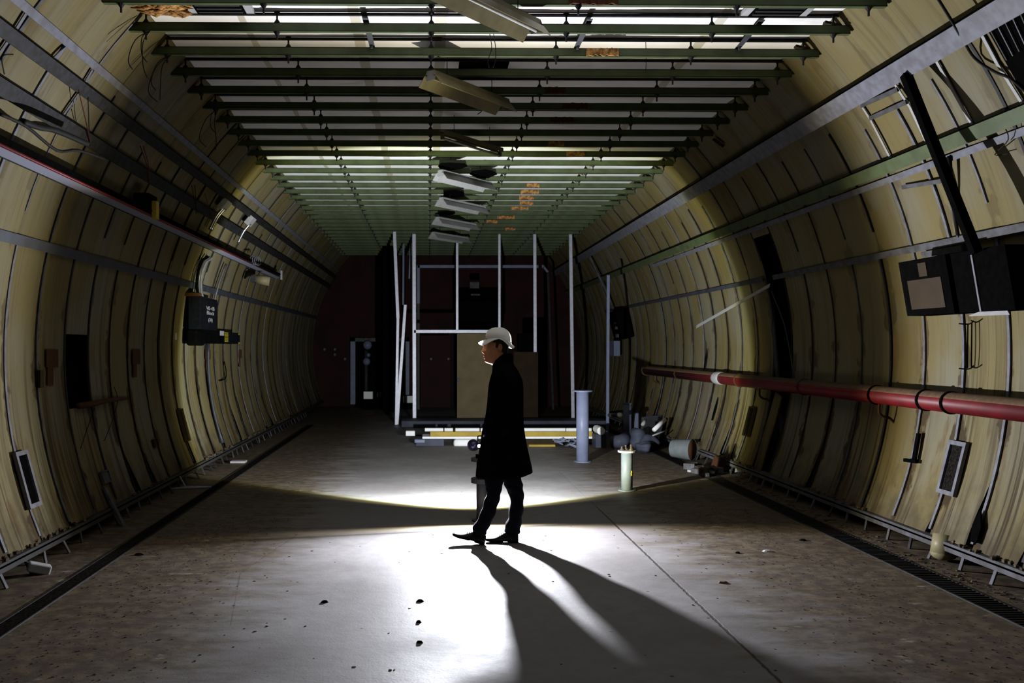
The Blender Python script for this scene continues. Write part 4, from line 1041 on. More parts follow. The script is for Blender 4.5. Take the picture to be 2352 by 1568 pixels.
# the spool post that carries the lamp
lp = Vector((LAMP.x + .03, LAMP.y + .04, 0))
t = thing('flanged_post', lp, 'dark flanged post with a middle flange, standing behind the legs and carrying the work light', 'post')
mb = MB(); mb.tube([lp, lp + Vector((0, 0, .60))], .055, 22); mb.build('tube', 'darkgrey', t, True)
for z0, z1, nm in ((.585, .618, 'top_flange'), (.375, .420, 'middle_flange'), (0, .014, 'base_flange')):
    mb = MB(); mb.tube([lp + Vector((0, 0, z0)), lp + Vector((0, 0, z1))], .108 if z0 > .1 else .10, 24); mb.build(nm, 'darkgrey', t, bevel=.002)
# the work light
t = thing('work_light', lp + Vector((0, 0, .618)), 'small two-headed LED work light with handle on top of the flanged post', 'work light')
lz = LAMP.z
mb = MB(); mb.cbox((LAMP.x + .03, LAMP.y + .04, .633), (.12, .10, .03)); mb.build('base', 'black', t, bevel=.004)
mb = MB(); mb.tube([(LAMP.x + .03, LAMP.y + .04, .64), (LAMP.x + .03, LAMP.y + .04, lz + .02)], .012, 8); mb.build('stem', 'black', t)
mb = MB(); mb.tube([(LAMP.x - .055, LAMP.y + .025, lz + .005), (LAMP.x - .055, LAMP.y + .075, lz + .005)], .058, 20); mb.build('housing', 'darkgrey', t, bevel=.004)
mb = MB(); mb.tube([(LAMP.x - .055, LAMP.y + .02, lz + .005), (LAMP.x - .055, LAMP.y + .026, lz + .005)], .046, 20); mb.build('lens', 'glassy', t, True)
mb = MB(); mb.tube([(LAMP.x + .0, LAMP.y - .005, lz + .004), (LAMP.x + .0, LAMP.y + .0, lz + .004)], .016, 14); mb.build('led_disc', 'ledglow', t)
mb = MB(); mb.tube([(LAMP.x + .01, LAMP.y + .001, lz + .0), (LAMP.x + .01, LAMP.y + .05, lz + .0)], .03, 14); mb.build('housing', 'black', t)
mb = MB(); hx = LAMP.x + .0; mb.tube([(hx - .01, LAMP.y + .05, lz + .03), (hx - .01, LAMP.y + .05, lz + .085), (hx, LAMP.y + .05, lz + .095), (hx + .08, LAMP.y + .05, lz + .095), (hx + .09, LAMP.y + .05, lz + .085), (hx + .09, LAMP.y + .05, lz + .02)], .006, 7); mb.build('handle', 'black', t, True)

# ================================================================== TIMBER AND TUBES STACKED IN THE MIDDLE
DS = 15.9
def slab_px(name, x0, x1, y0, y1, D, dp, matname, label, cat, bevel=.01, tube=False, grp=None):
    a, b = at(x0, y1, D), at(x1, y0, D)
    mb = MB()
    if tube: r = abs(b.z - a.z) / 2; mb.tube([(a.x, D, (a.z + b.z) / 2), (b.x, D, (a.z + b.z) / 2)], r, 12); o = mb.build(name, matname, smooth=False)
    else: mb.box((a.x, D, a.z), (b.x, D + dp, b.z)); o = mb.build(name, matname, bevel=bevel)
    return tag(o, label, cat, grp)
mb_z = at(1200, 1000, DS).z
slab_px('support_block', 955, 1020, 1008, 1028, 15.75, .5, 'bag', 'grey-blue crate carrying the left end of the stacked boards', 'crate')
slab_px('support_block', 1206, 1282, 1008, 1026.5, 15.9, .5, 'brown', 'dark brown crate under the right half of the stacked boards', 'crate')
slab_px('foam_pack', 1042, 1100, 1008.6, 1028, 15.72, .5, 'bright', 'bright white rounded pack under the stacked boards left of the person', 'pack', bevel=.05)
slab_px('white_board', 970, 1384, 1002, 1008, 15.8, .5, 'bright', 'long white board forming the lowest layer of the stack', 'board')
slab_px('yellow_plank', 988, 1362, 991, 1002, 15.85, .45, 'wood', 'long yellow plank in the middle of the stack', 'plank')
for x0, x1, lab in ((976, 1018, 'leftmost short white tube on top of the yellow plank'), (1021, 1040, 'very short white piece between the white tubes on the yellow plank'), (1046, 1101, 'white tube on the yellow plank directly left of the person'),
                    (1104, 1298, 'long white tube on the yellow plank passing behind the person'), (1300, 1358, 'white tube on the yellow plank behind the tall post')):
    slab_px('white_tube', x0, x1, 982.5, 990.8, 15.9, .1, 'bright', lab, 'tube', tube=True)
slab_px('white_carton', 932, 953, 989.5, 1001, 16.3, .15, 'bright', 'small white carton at the far left of the stack', 'carton')
slab_px('support_block', 955, 968, 1001.5, 1020, 16.35, .3, 'black', 'small black prop under the left end of the white board', 'prop')
slab_px('white_carton', 952, 976, 1009, 1017, 15.6, .1, 'bluepaint', 'dim bluish carton at the left foot of the stack', 'carton')
slab_px('timber_offcut', 1215, 1276, 1021, 1028, 15.6, .1, 'wood', 'thin ochre timber lying in front of the brown crate', 'timber')
for o in bpy.data.objects:
    pass
# floor platform of the stud room
slab_px('platform', 922, 1400, 966, 981, 19.3, .7, 'bag', 'low dark platform beneath the metal stud frame', 'platform')
# right end bits
for (x0, y0, x1, y1, D, r_, m_, lab) in ((1370, 983, 1386, 993, 15.5, .05, 'white', 'white round carton end at the right end of the stack'), ):
    a = at(1378, 988, D); mb = MB(); mb.tube([(a.x, D - .1, a.z), (a.x, D + .3, a.z)], .068, 12); tag(mb.build('round_carton', 'bright'), lab, 'carton')
    b_ = MB(); b_.box((a.x - .08, D - .05, 0), (a.x + .10, D + .3, a.z - .068)); tag(b_.build('low_crate', 'bag'), 'dark bluish crate under the white round carton', 'crate')
# foil heap by the tall post
mb = MB(); r = random.Random(5); c = fl(1305, 1026)
for i in range(26): mb.cbox((c.x + r.uniform(-.2, .28), c.y + r.uniform(-.1, .25), .02 + r.uniform(0, .10)), (.14, .05, .02), Matrix.Rotation(r.uniform(-.6, .6), 3, 'Z') @ Matrix.Rotation(r.uniform(-.4, .4), 3, 'Y'))
tag(mb.build('crumpled_foil', 'bluepaint'), 'crumpled silvery foil on the floor left of the tall blue post', 'foil')

# ================================================================== METAL STUD FRAME
DF = 20.4
t = thing('stud_frame', at(1130, 970, DF), 'tall bright metal stud frame standing across the far tunnel', 'stud frame')
def stud(x0, y0, x1, y1, D, w_=.06, nm='stud', m_='stud'):
    mb = MB(); mb.bar(at(x0, y0, D), at(x1, y1, D), w_, .05, (0, 1, 0)); mb.build(nm, m_, t)
stud(951, 530, 952, 972, DF, .075); stud(1050, 532, 1050, 757, DF, .05); stud(1147, 530, 1147, 757, DF, .05)
stud(1228, 532, 1229, 808, DF, .065); stud(1310, 532, 1316, 972, DF, .07)
stud(951, 761, 1150, 761, DF, .065, 'crossbar')
stud(906, 532, 914, 730, DF - .3, .065); stud(914, 730, 910, 976, DF - .3, .055)
stud(927, 560, 926, 700, DF + 1.6, .04, m_='bluepaint'); stud(944, 545, 940, 640, DF + 1.0, .03, m_='bluepaint')
stud(931, 700, 912, 974, DF - .28, .06); stud(908, 977, 934, 977, DF - .25, .03, 'foot_plate', 'bluepaint')
stud(950, 527, 1312, 527, DF, .05, 'top_track', 'galvdull')
# second frame with bent corner further in
t = thing('portal_frame', at(1100, 925, 23), 'pale inner door-like frame with a bent right corner, behind the stud frame', 'frame')
stud(959, 612, 1249, 612, 23.0, .07, 'lintel', 'bluepaint'); stud(961, 609, 961, 697, 23.0, .07, 'jamb', 'bluepaint'); stud(1248, 612, 1258, 625, 23.0, .05, 'bent_corner', 'bluepaint')
stud(961, 697, 961, 940, 23.0, .06, 'jamb', 'darkgrey'); stud(1258, 625, 1270, 940, 23, .05, 'jamb', 'darkrail')
# right-hand studs and slanting conduit
mb = MB(); mb.bar(at(1397, 632, 17.0), (at(1395, 950, 17.0).x, 17, 0), .05, .04, (0, 1, 0)); tag(mb.build('upright_channel', 'bluepaint'), 'dim blue upright channel standing apart at the right of the stud frame', 'upright')
mb = MB(); mb.tube([hit(1353, 585, .10), hit(1395, 675, .12), hit(1412, 717, .10)], .028, 8); tag(mb.build('slanting_conduit', 'galvdull', smooth=True), 'grey conduit slanting down the far right wall', 'conduit')
A = hit(1425, 745, .22)
t = thing('control_box', A, 'dark control box with a column of pale marks far on the right wall', 'control box')
mb = MB(); mb.cbox(A, (.25, .9, .62), Matrix.Rotation(-.25, 3, 'Y')); mb.build('body', 'black', t, bevel=.02)
for i in range(4): mb = MB(); mb.cbox(A + Vector((-.15 + .02 * i, -.1, .18 - i * .125 - (.05 if i == 3 else 0))), (.015, .22, .07)); mb.build('pale_mark', 'galv', t)
A = hit(1412, 800, .20); mb = MB(); mb.cbox((A.x, A.y, A.z), (.14, .5, .34)); tag(mb.build('hanging_box', 'bluepaint', bevel=.01), 'dim blue box under the far control box', 'box')
# panels inside the stud room
DP = 21.6
def panel(name, x0, x1, y0, y1, D, matname, label, cat='panel', th_=.05):
    a, b = at(x0, y1, D), at(x1, y0, D); mb = MB(); mb.box((a.x, D, max(0, a.z)), (b.x, D + th_, b.z)); return tag(mb.build(name, matname), label, cat)
t_ = panel('plywood_panel', 1050, 1146, 766, 966, DF + .12, 'beige', 'tall beige plywood panel in the stud frame behind the person', 'plywood panel')
panel('dim_board', 1180, 1236, 808, 966, DF + .6, 'darkboard', 'dim brown board right of the person inside the stud frame', 'board')
panel('red_door_leaf', 966, 1034, 770, 935, 24.0, 'endred', 'dark red door leaf seen through the left half of the stud frame', 'door')  # the dark red door, built as a flat leaf
panel('black_hood', 1056, 1152, 692, 762, 22.5, 'black', 'black box hung above the plywood panel', 'box', .5)
panel('dark_cabinet', 1190, 1236, 765, 806, 21.3, 'black', 'black box above the dim brown board', 'box', .3)
panel('dark_partition', 880, 903, 566, 945, 22.8, 'black', 'tall black partition edge left of the stud frame', 'partition', 3.2)
for px, py, lab in ((990, 824, 'left tiny pale knob on the dark red door'), (1030, 824, 'right tiny pale knob by the dark red door'), (1053, 872, 'small pale lock on the edge of the plywood panel')):
    q = at(px, py, 23.95 if px < 1040 else DF + .11); mb = MB(); mb.ball(q, .035, 8, 5); tag(mb.build('small_knob', 'bluepaint', smooth=True), lab, 'knob')
for px, py, lab in ((1090, 655, 'dim pale blot-like plate high behind the stud frame'), (1092, 682, 'lower dim pale plate high behind the stud frame')):
    q = at(px, py, 24); mb = MB(); mb.cbox(q, (.24, .04, .16)); tag(mb.build('dim_plate', 'galvdull'), lab, 'plate')
# doorway on the far left
t = thing('door_frame', at(870, 930, 26.2), 'pale metal door frame standing at the far left end wall', 'door frame')
for nm, x0, x1, y0, y1, m_ in (('jamb', 805, 816, 776, 928, 'bluepaint'), ('jamb', 930, 940, 776, 928, 'bluepaint'), ('lintel', 805, 940, 776, 784, 'galvdull')):
    a, b = at(x0, y1, 26.1), at(x1, y0, 26.1); mb = MB(); mb.box((a.x, 26.1, max(0, a.z)), (b.x, 26.25, b.z)); mb.build(nm, m_, t)
a, b = at(816, 928, 26.3), at(930, 784, 26.3); mb = MB(); mb.box((a.x, 26.28, 0), (b.x, 26.34, b.z)); mb.build('dark_opening', 'black', t)
for (x0, x1, y0, y1, m_, lab) in ((835, 856, 899, 916, 'bright', 'bright white carton in the far left doorway'), (866, 877, 901, 913, 'bluepaint', 'dim violet carton right of the bright one in the doorway'),
                              (926, 949, 909, 925, 'bright', 'white carton seen between the leaning stud and the stud frame'), (886, 897, 911, 925, 'darkgrey', 'dark grey carton on the far left floor')):
    D = 25.2; a, b = at(x0, y1, D), at(x1, y0, D); mb = MB(); mb.box((a.x, D, a.z), (b.x, D + .2, b.z)); tag(mb.build('carton', m_, bevel=.01), lab, 'carton')
a, b = at(833, 935, 25.2), at(900, 917, 25.2); mb = MB(); mb.box((a.x, 25.1, 0), (b.x - .25, 25.6, at(850, 916.5, 25.2).z)); tag(mb.build('low_bench', 'black'), 'low black bench carrying the cartons in the far doorway', 'bench')
a, b = at(922, 935, 25.2), at(951, 925, 25.2); mb = MB(); mb.box((a.x, 25.1, 0), (b.x, 25.6, b.z)); tag(mb.build('low_bench', 'black'), 'black stand under the white carton beside the stud frame', 'stand')
for px, py, s_, lab in ((844, 792, .13, 'upper dim round valve in the dark doorway'), (842, 830, .11, 'lower bright valve in the dark doorway'), (846, 815, .06, 'small valve between the two others in the doorway')):
    q = at(px, py, 25.9); mb = MB(); mb.ball(q, s_, 10, 6); mb.tube([q, (q.x, 26.26, q.z)], .03, 6); tag(mb.build('valve', 'bluepaint', smooth=True), lab, 'valve')
mb = MB(); q = at(841, 870, 25.9); mb.tube([(q.x, 25.9, 0), (q.x, 25.9, at(841, 805, 25.9).z)], .05, 8); tag(mb.build('standpipe', 'darkgrey', smooth=True), 'dim vertical pipe in the far left doorway', 'pipe')
for px, py in ((745, 802), (769, 802), (769, 814), (792, 824)):
    q = at(px, py, 26.33); mb = MB(); mb.ball(q, .045, 8, 5); tag(mb.build('wall_bolt', 'galv', smooth=True), 'small pale bolt head on the far left of the red end wall', 'bolt', 'bolts on the end wall')

# ================================================================== DEBRIS PILE ON THE RIGHT
def tubeo(name, pts, r, m_, lab, cat, n=12, sm=True):
    mb = MB(); mb.tube(pts, r, n); return tag(mb.build(name, m_, smooth=sm), lab, cat)
c = fl(1475, 1035)
DD = c.y
def blob(name, px, py, rr_, D, seed, matname, label, cat='duct piece'):
    q = at(px, py, D); r = random.Random(seed); mb = MB(); mb.ball((0, 0, 0), 1, 18, 12)
    vs = []
    for v in mb.v:
        f = 1 + .16 * math.sin(3.1 * v.x + seed) + .12 * math.sin(4.7 * v.y - seed) + .1 * math.sin(5.5 * v.z + 2 * seed)
        vs.append(Vector((q.x + v.x * rr_[0] * f, q.y + v.y * rr_[1] * f, q.z + v.z * rr_[2] * f)))
    lo = min(v.z for v in vs)
    if lo < .002 or seed % 2 == 0: vs = [Vector((v.x, v.y, v.z - lo + .002)) for v in vs]
    mb.v = vs
    return tag(mb.build(name, matname, smooth=True), label, cat)
tubeo('duct_elbow', [fl(1405, 1030) + Vector((0, 0, .11)), fl(1428, 1032) + Vector((0, .05, .13)), fl(1440, 1030) + Vector((.02, .1, .16))], [.10, .115, .12], 'bag', 'blue-grey duct stub lying behind the short grey post', 'duct piece', 14)
blob('crushed_duct', 1465, 1010, (.17, .2, .16), DD + .3, 2, 'bag', 'largest crushed blue-grey duct piece in the debris pile')
blob('crushed_duct', 1492, 1022, (.13, .16, .12), DD + .05, 4, 'bag', 'rounded crushed duct piece right of the largest one')
blob('crushed_duct', 1478, 1040, (.12, .12, .09), DD - .35, 6, 'bag', 'small crushed duct piece in front of the pile')
tubeo('grey_pipe', [fl(1376, 985) + Vector((0, 0, .28)), at(1425, 952, 15.3)], .035, 'galvdull', 'dull pipe leaning diagonally out of the stack towards the right', 'pipe')
# leaning boards
for i, (bx_, by, tx_, ty, w_, m_, lab) in enumerate(((1495, 1018, 1512, 955, .30, 'bluerail', 'wide grey-blue board leaning on the right wall in the debris'),
        (1515, 1025, 1545, 975, .25, 'bluerail', 'second grey-blue board leaning behind the white tube'), (1535, 1022, 1565, 968, .16, 'darkgrey', 'dark board leaning on the right wall beyond the bucket'),
        (1470, 1010, 1485, 958, .14, 'galvdull', 'narrow dull board leaning at the left of the debris'), (1552, 1030, 1592, 960, .05, 'black', 'thin black lath leaning near the bucket'),
        (1462, 1012, 1462, 948, .08, 'bluepaint', 'short pale blue lath leaning beside the dim blue post'))):
    a = fl(bx_, by); d = at(tx_, ty, a.y + .35); d.x = max(d.x, a.x)
    lim = TX + math.sqrt((TR - .14) ** 2 - (d.z - TZ) ** 2); d.x = min(d.x, lim); a.x = min(a.x, 3.85)
    mb = MB(); mb.bar((a.x, a.y, .02), d, w_, .025, (-.6, -.8, .1)); tag(mb.build('leaning_board', m_), lab, 'board')
tubeo('white_tube', [at(1502, 987, 15.0), at(1527, 964, 15.3)], .035, 'bright', 'bright white tube sticking up out of the debris pile', 'tube')
tubeo('white_tube', [at(1499, 1000, 14.9), at(1532, 988, 15.1)], .012, 'white', 'thin white rod under the bright tube in the debris pile', 'rod')
tubeo('white_tube', [at(1476, 975, 15.2), at(1483, 964, 15.4)], .028, 'white', 'short white stub left of the bright tube in the debris', 'tube')
tubeo('black_lump', [fl(1500, 1034) + Vector((0, 0, .09)), fl(1508, 1030) + Vector((0, .15, .10))], .09, 'black', 'black shapeless lump in the middle of the debris', 'lump')
# bucket on its side
b0 = fl(1572, 1058); t = thing('tipped_bucket', b0, 'pale bucket lying on its side with rusty inside, by the right wall', 'bucket')
ax = Vector((.75, -.65, 0)).normalized(); cen = Vector((b0.x, b0.y + .1, .165))
mb = MB(); mb.tube([cen - ax * .16, cen + ax * .16], [.13, .16], 20, caps=False); mb.tube([cen - ax * .162, cen - ax * .15], .13, 20); mb.build('shell', 'postgrey', t, True)
mb = MB(); mb.tube([cen + ax * .158, cen - ax * .13], [.150, .122], 20); mb.build('rusty_inside', 'rust', t, True)
blob('dark_lump', 1612, 1032, (.12, .12, .12), b0.y + .2, 3, 'trash', 'dark lump of rubbish on the wall side of the bucket', 'lump')
# rubble heap
r = random.Random(12); base = fl(1645, 1085)
for i in range(26):
    q = Vector((base.x + r.uniform(-.30, .34), base.y + r.uniform(-.45, .55), 0)); sz = (r.uniform(.05, .16), r.uniform(.05, .14), r.uniform(.03, .09))
    mb = MB(); mb.cbox((q.x, q.y, sz[2] * .62), sz, Matrix.Rotation(r.uniform(0, 3), 3, 'Z') @ Matrix.Rotation(r.uniform(-.4, .4), 3, 'X'))
    tag(mb.build('rubble_chunk', r.choice(('postgrey', 'trash', 'darkgrey', 'galvdull', 'rust')), bevel=.004), 'broken chunk in the rubble heap at the right wall foot by the black gap', 'rubble', 'rubble chunks by the wall gap')
mb = MB(); mb.cbox((4.02, base.y + .25, .10), (.10, .3, .17), Matrix.Rotation(.3, 3, 'Y')); tag(mb.build('rusty_bracket', 'rust'), 'brown rusty plate standing behind the rubble heap', 'plate')
mb = MB(); q = fl(1608, 1082); mb.cbox((q.x - .15, q.y - .1, .02), (.09, .06, .03), Matrix.Rotation(.5, 3, 'Z')); tag(mb.build('plastic_offcut', 'white', bevel=.004), 'tiny white offcut left of the rubble heap', 'offcut')

# ================================================================== THE PERSON
PD = 7.90
def PX_(px, py, D=PD): return at(px, py, D)
person = thing('person', (at(1160, 1240, PD).x, PD, 0), 'person in white hard hat, long black coat and dark trousers walking to the left', 'person')
import bisect
def interp(rows, n):
    """rows: (y, front, back, half depth[, cy]) -> smooth resampled rows (Catmull-Rom)"""
    out = []
    m = len(rows)
    for i in range(n):
        t_ = (m - 1) * i / (n - 1); k = min(int(t_), m - 2); f = t_ - k
        p0, p1, p2, p3 = rows[max(k - 1, 0)], rows[k], rows[k + 1], rows[min(k + 2, m - 1)]
        out.append(tuple(0.5 * (2 * b + (c_ - a) * f + (2 * a - 5 * b + 4 * c_ - d) * f * f + (3 * b - a - 3 * c_ + d) * f ** 3) for a, b, c_, d in zip(p0, p1, p2, p3)))
    return out
def sil_ring(y, fpx, bpx, hw, D=PD, cy=0.0, n=28, sq=2.3, off=None):
    a, b = PX_(fpx, y, D), PX_(bpx, y, D); cx_ = (a.x + b.x) / 2; rx = (b.x - a.x) / 2; z = a.z; out = []
    for i in range(n):
        t_ = 2 * math.pi * i / n; c_, s_ = math.cos(t_), math.sin(t_)
        x = -math.copysign(abs(c_) ** (2 / sq), c_) * rx; yy = math.copysign(abs(s_) ** (2 / sq), s_) * hw
        out.append(Vector((cx_ + x, D + cy + yy, z)))
    return out
# --- head and neck (one surface), profile facing left
headrows = [(760, 1141, 1149, .004), (762.5, 1133, 1156, .036), (766, 1126, 1161, .054), (772, 1119, 1165, .068), (780, 1113, 1167.5, .076), (790, 1110, 1168.5, .078),
            (797, 1110.6, 1167.5, .076), (806, 1111.5, 1165, .073), (813, 1111.5, 1163.5, .069), (820, 1112.3, 1163, .064), (826, 1113.4, 1163, .056), (830.5, 1115, 1163.5, .048),
            (834, 1120.5, 1164, .046), (837, 1129, 1165, .052), (845, 1135, 1167, .056), (858, 1138, 1170, .062), (875, 1136, 1180, .12), (900, 1134, 1190, .165), (950, 1132, 1192, .15), (1010, 1130, 1192, .145), (1060, 1132, 1190, .14)]
HN = 40
rows = interp(headrows[:15], 74) + interp(headrows[14:], 16)[1:]
def headring(y, fpx, bpx, hw, n=HN):
    a, b = PX_(fpx, y), PX_(bpx, y); z = a.z; cx_ = a.x + (b.x - a.x) * .50; out = []
    for i in range(n):
        t_ = 2 * math.pi * i / n
        if t_ > math.pi: t_ -= 2 * math.pi
        # denser at the face
        t_ = math.copysign((abs(t_) / math.pi) ** 1.35 * math.pi, t_)
        c_, s_ = math.cos(t_), math.sin(t_)
        rx = (b.x - a.x) / 2
        ex = 2.25
        x = -math.copysign(abs(c_) ** (2 / ex), c_) * rx; yy = math.copysign(abs(s_) ** (2 / ex), s_) * hw
        if y < 836:
            k_ = 1 / 266.
            g = lambda v, m_, s: math.exp(-((v - m_) / s) ** 2)
            dx = 0
            # nose
            nz = max(0, min(1, (y - 796) / 11)) if y < 807.5 else max(0, 1 - (y - 807.5) / 5.0)
            dx -= 6.0 * k_ * nz * g(yy, 0, .011 + .006 * nz)
            dx -= 1.6 * k_ * g(y, 809, 3.5) * g(abs(yy), .014, .007)
            # brow and sockets
            dx -= 1.2 * k_ * g(y, 793, 3) * g(abs(yy), .022, .02)
            if c_ > 0: dx += 3.0 * k_ * g(y, 799, 4.0) * g(abs(yy), .031, .014)
            # lips and chin
            dx -= 1.7 * k_ * g(y, 817.5, 1.8) * g(yy, 0, .020); dx -= 1.5 * k_ * g(y, 822.5, 1.8) * g(yy, 0, .018)
            dx += 1.0 * k_ * g(y, 820, 1.0) * g(yy, 0, .034); dx += .8 * k_ * g(y, 825.5, 1.6) * g(yy, 0, .02)
            dx -= 1.4 * k_ * g(y, 829.5, 2.5) * g(yy, 0, .02)
            if c_ > -.1: x += dx
            # cheeks
            yy *= 1 - .10 * g(y, 822, 7) * max(0, c_)
        out.append(Vector((cx_ + x, PD + yy, z)))
    return out
mb = MB(); mb.rings([headring(*r_) for r_ in rows])
for sg in (-1, 1):       # ears
    e = PX_(1146.5, 798); q0 = Vector((e.x, PD + sg * .078, e.z))
    mb.ball(q0, (.016, .009, .029), 12, 8)
    mb.tube([q0 + Vector((.014 * math.cos(a) + .002, sg * .008, .029 * math.sin(a))) for a in [R_(-70 + 28 * i) for i in range(11)]], .0042, 6)
body = mb.build('body', 'skin', person, True)
# eyes
for sg in (-1, 1):
    e = PX_(1116.2, 799.3); mb = MB(); mb.ball((e.x + .004, PD + sg * .031, e.z), .0105, 12, 8); mb.build('eye', 'shadedeye', person, True)
    mb = MB(); mb.tube([Vector((PX_(1110.6, 793.5).x + abs(f) * .010, PD + sg * (.030 + f * .016), PX_(0, 793.2).z + .002 * (1 - f * f))) for f in (-1, -.5, 0, .5, 1)], [.001, .0028, .003, .0025, .001], 6); mb.build('eyebrow', 'hair', person, True)
# hair: a thin cap over the back and sides of the head
def hair_ring(y, fpx, bpx, hw):
    rr_ = headring(y, fpx, bpx, hw); a, b = PX_(fpx, y), PX_(bpx, y); cx_ = (a.x + b.x) / 2
    # hairline: level with the brow at the temple, short sideburn before the ear, rounded behind it
    lim = -.052 + .040 * min(1, max(0, (y - 782) / 9)) + .075 * min(1, max(0, (y - 797) / 15))
    out = []
    for v in rr_:
        d = Vector((v.x - cx_, v.y - PD, 0)); l = d.length or 1
        f = min(1, max(0, ((v.x - cx_) - lim) / .012)); f = f * f * (3 - 2 * f)
        out.append(v + d / l * (-.006 + .0105 * f))
    return out
mb = MB(); mb.rings([hair_ring(*r_) for r_ in rows[:74] if r_[0] < 814]); mb.build('hair', 'hair', person, True)
# --- hard hat
hat_c = PX_(1144.5, 778)
hx_, hz_ = hat_c.x, hat_c.z
t = thing('hard_hat_tmp', (0, 0, 0), 'x', 'x'); bpy.data.objects.remove(t)
def rim_z(c_):          # lower edge: dips at back and front, arched over the ear
    return None
mb = MB(); NN = 44; rg = []
ztop = PX_(0, 752.6).z
def hat_pt(t_, f):
    # t_ azimuth (0 = front, -x), f 0 top .. 1 rim
    c_, s_ = math.cos(t_), math.sin(t_)
    zr = PX_(0, 775.5).z - (.012 if c_ > 0 else 0) * max(0, c_) ** 2 - (.052 * max(0, -c_) ** 1.5)
    a = f * math.pi / 2
    rad = math.sin(a) ** .82; hgt = math.cos(a) ** .95
    rx = (.112 if c_ > 0 else .115); ry = .098
    return Vector((hx_ - c_ * rx * rad, PD + s_ * ry * rad, zr + (ztop - zr) * hgt))
outer = [[hat_pt(2 * math.pi * i / NN, max(.02, j / 14)) for i in range(NN)] for j in range(15)]
inner = [[Vector((hx_ + (v.x - hx_) * .965, PD + (v.y - PD) * .965, v.z - .003)) for v in r_] for r_ in reversed(outer)]
mb.rings(outer, caps=False); mb.add(outer[0], [tuple(range(NN))])
# crown ridge
mb.tube([hat_pt(0, f) + Vector((0, 0, .001)) for f in (.85, .7, .55, .4, .25, .1)] + [hat_pt(math.pi, f) + Vector((0, 0, .001)) for f in (.1, .25, .4, .55, .7, .85)], [.003] + [.006] * 10 + [.003], 8)
hat = mb.build('hard_hat', 'helmet', person, True)
# brim: wide peak in front, short lip behind
mb = MB(); ra, rb = [], []
for i in range(NN):
    t_ = 2 * math.pi * i / NN; c_, s_ = math.cos(t_), math.sin(t_); e = hat_pt(t_, 1.0)
    ta = abs(t_ if t_ < math.pi else t_ - 2 * math.pi)
    w_ = .005 + (.056 * max(0, c_) ** 1.3 if c_ > 0 else .022 * max(0, -c_) ** 1.2)
    dn = .008 + .018 * max(0, c_) + .030 * math.exp(-((ta - .62) / .42) ** 2) + .036 * math.exp(-((ta - 2.45) / .45) ** 2) + .012 * max(0, -c_)
    o_ = Vector((e.x - c_ * w_, e.y + s_ * w_ * .8, e.z - dn))
    ra.append((e + Vector((c_ * .006, -s_ * .006, .003)), o_ + Vector((0, 0, .002))))
    rb.append((o_ + Vector((0, 0, -.002)), e + Vector((c_ * .006, -s_ * .006, -.002))))
mb.rings([[a[0] for a in ra], [a[1] for a in ra], [b[0] for b in rb], [b[1] for b in rb]], caps=False)
n0 = len(mb.v) - 4 * NN
mb.add([a[0] for a in ra] + [b[1] for b in rb], [(i, (i + 1) % NN, NN + (i + 1) % NN, NN + i) for i in range(NN)])
mb.build('hat_brim', 'helmet', hat, True)
# --- coat
coat = [(811, 1150, 1175, .050), (818, 1137, 1177.5, .062), (826, 1131.5, 1178, .070), (835, 1130.5, 1179.5, .095), (846, 1131, 1186.5, .150), (856, 1130, 1192, .190), (873, 1125, 1199.5, .215), (893, 1121.5, 1201.5, .215), (925, 1119, 1202, .200),
        (954, 1115, 1202, .190), (976, 1110, 1203, .190), (1000, 1105.5, 1206, .198), (1026, 1102.5, 1211, .208), (1050, 1097.5, 1216.5, .218), (1074, 1093.8, 1221.5, .228), (1088, 1092.3, 1223, .232)]
rws = interp(coat, 60)
rings_ = []
for i, r_ in enumerate(rws):
    ring = sil_ring(r_[0], r_[1], r_[2], r_[3], n=40, sq=2.15)
    # folds towards the hem
    f = max(0, (r_[0] - 960) / 130)
    cxx = sum(v.x for v in ring) / 40
    for k, v in enumerate(ring):
        a = 2 * math.pi * k / 40
        amp = .010 * f * math.sin(a * 6 + .8); d = Vector((v.x - cxx, v.y - PD, 0)); l = d.length
        if abs(math.cos(a)) < .93: v += d / l * amp
    if i > 52:         # hem: lower at the back edge of the front, tip swinging back
        fr_ = (i - 52) / 7
        for v in ring:
            u = (v.x - cxx) / .24; v.z -= .016 * fr_ * (1 - abs(u)) ; v.z += .018 * fr_ * max(0, u) ** 2; v.z -= .024 * fr_ * max(0, -u) * .9
    rings_.append(ring)
mb = MB()
inn = [[Vector((v.x + (0.02 if v.x < sum(q.x for q in r_) / 40 else -.02), PD + (v.y - PD) * .93, v.z)) for v in r_] for r_ in rings_[::-1][:10]]
mb.rings(rings_ + inn)
coat_o = mb.build('coat', 'coat', person, True)
# collar
mb = MB(); cr = [(834, 1130.5, 1178.5, .076), (826, 1130.5, 1178.5, .072), (818, 1134, 1178, .068), (812, 1145, 1176.5, .060)]
c1 = [sil_ring(*r_, n=32) for r_ in cr]; c2 = [[Vector((cx.x + (.006 if cx.x < sum(q.x for q in r_) / 32 else -.006), PD + (cx.y - PD) * .9, cx.z)) for cx in r_] for r_ in c1[::-1]]
mb.rings(c1 + c2, caps=False); mb.build('collar', 'coat', coat_o, True)
mb = MB(); q = PX_(1108.3, 998); mb.tube([(q.x + .004, PD - .10, q.z), (q.x + .008, PD - .115, q.z)], .009, 10); mb.build('button', 'chrome', coat_o, True)
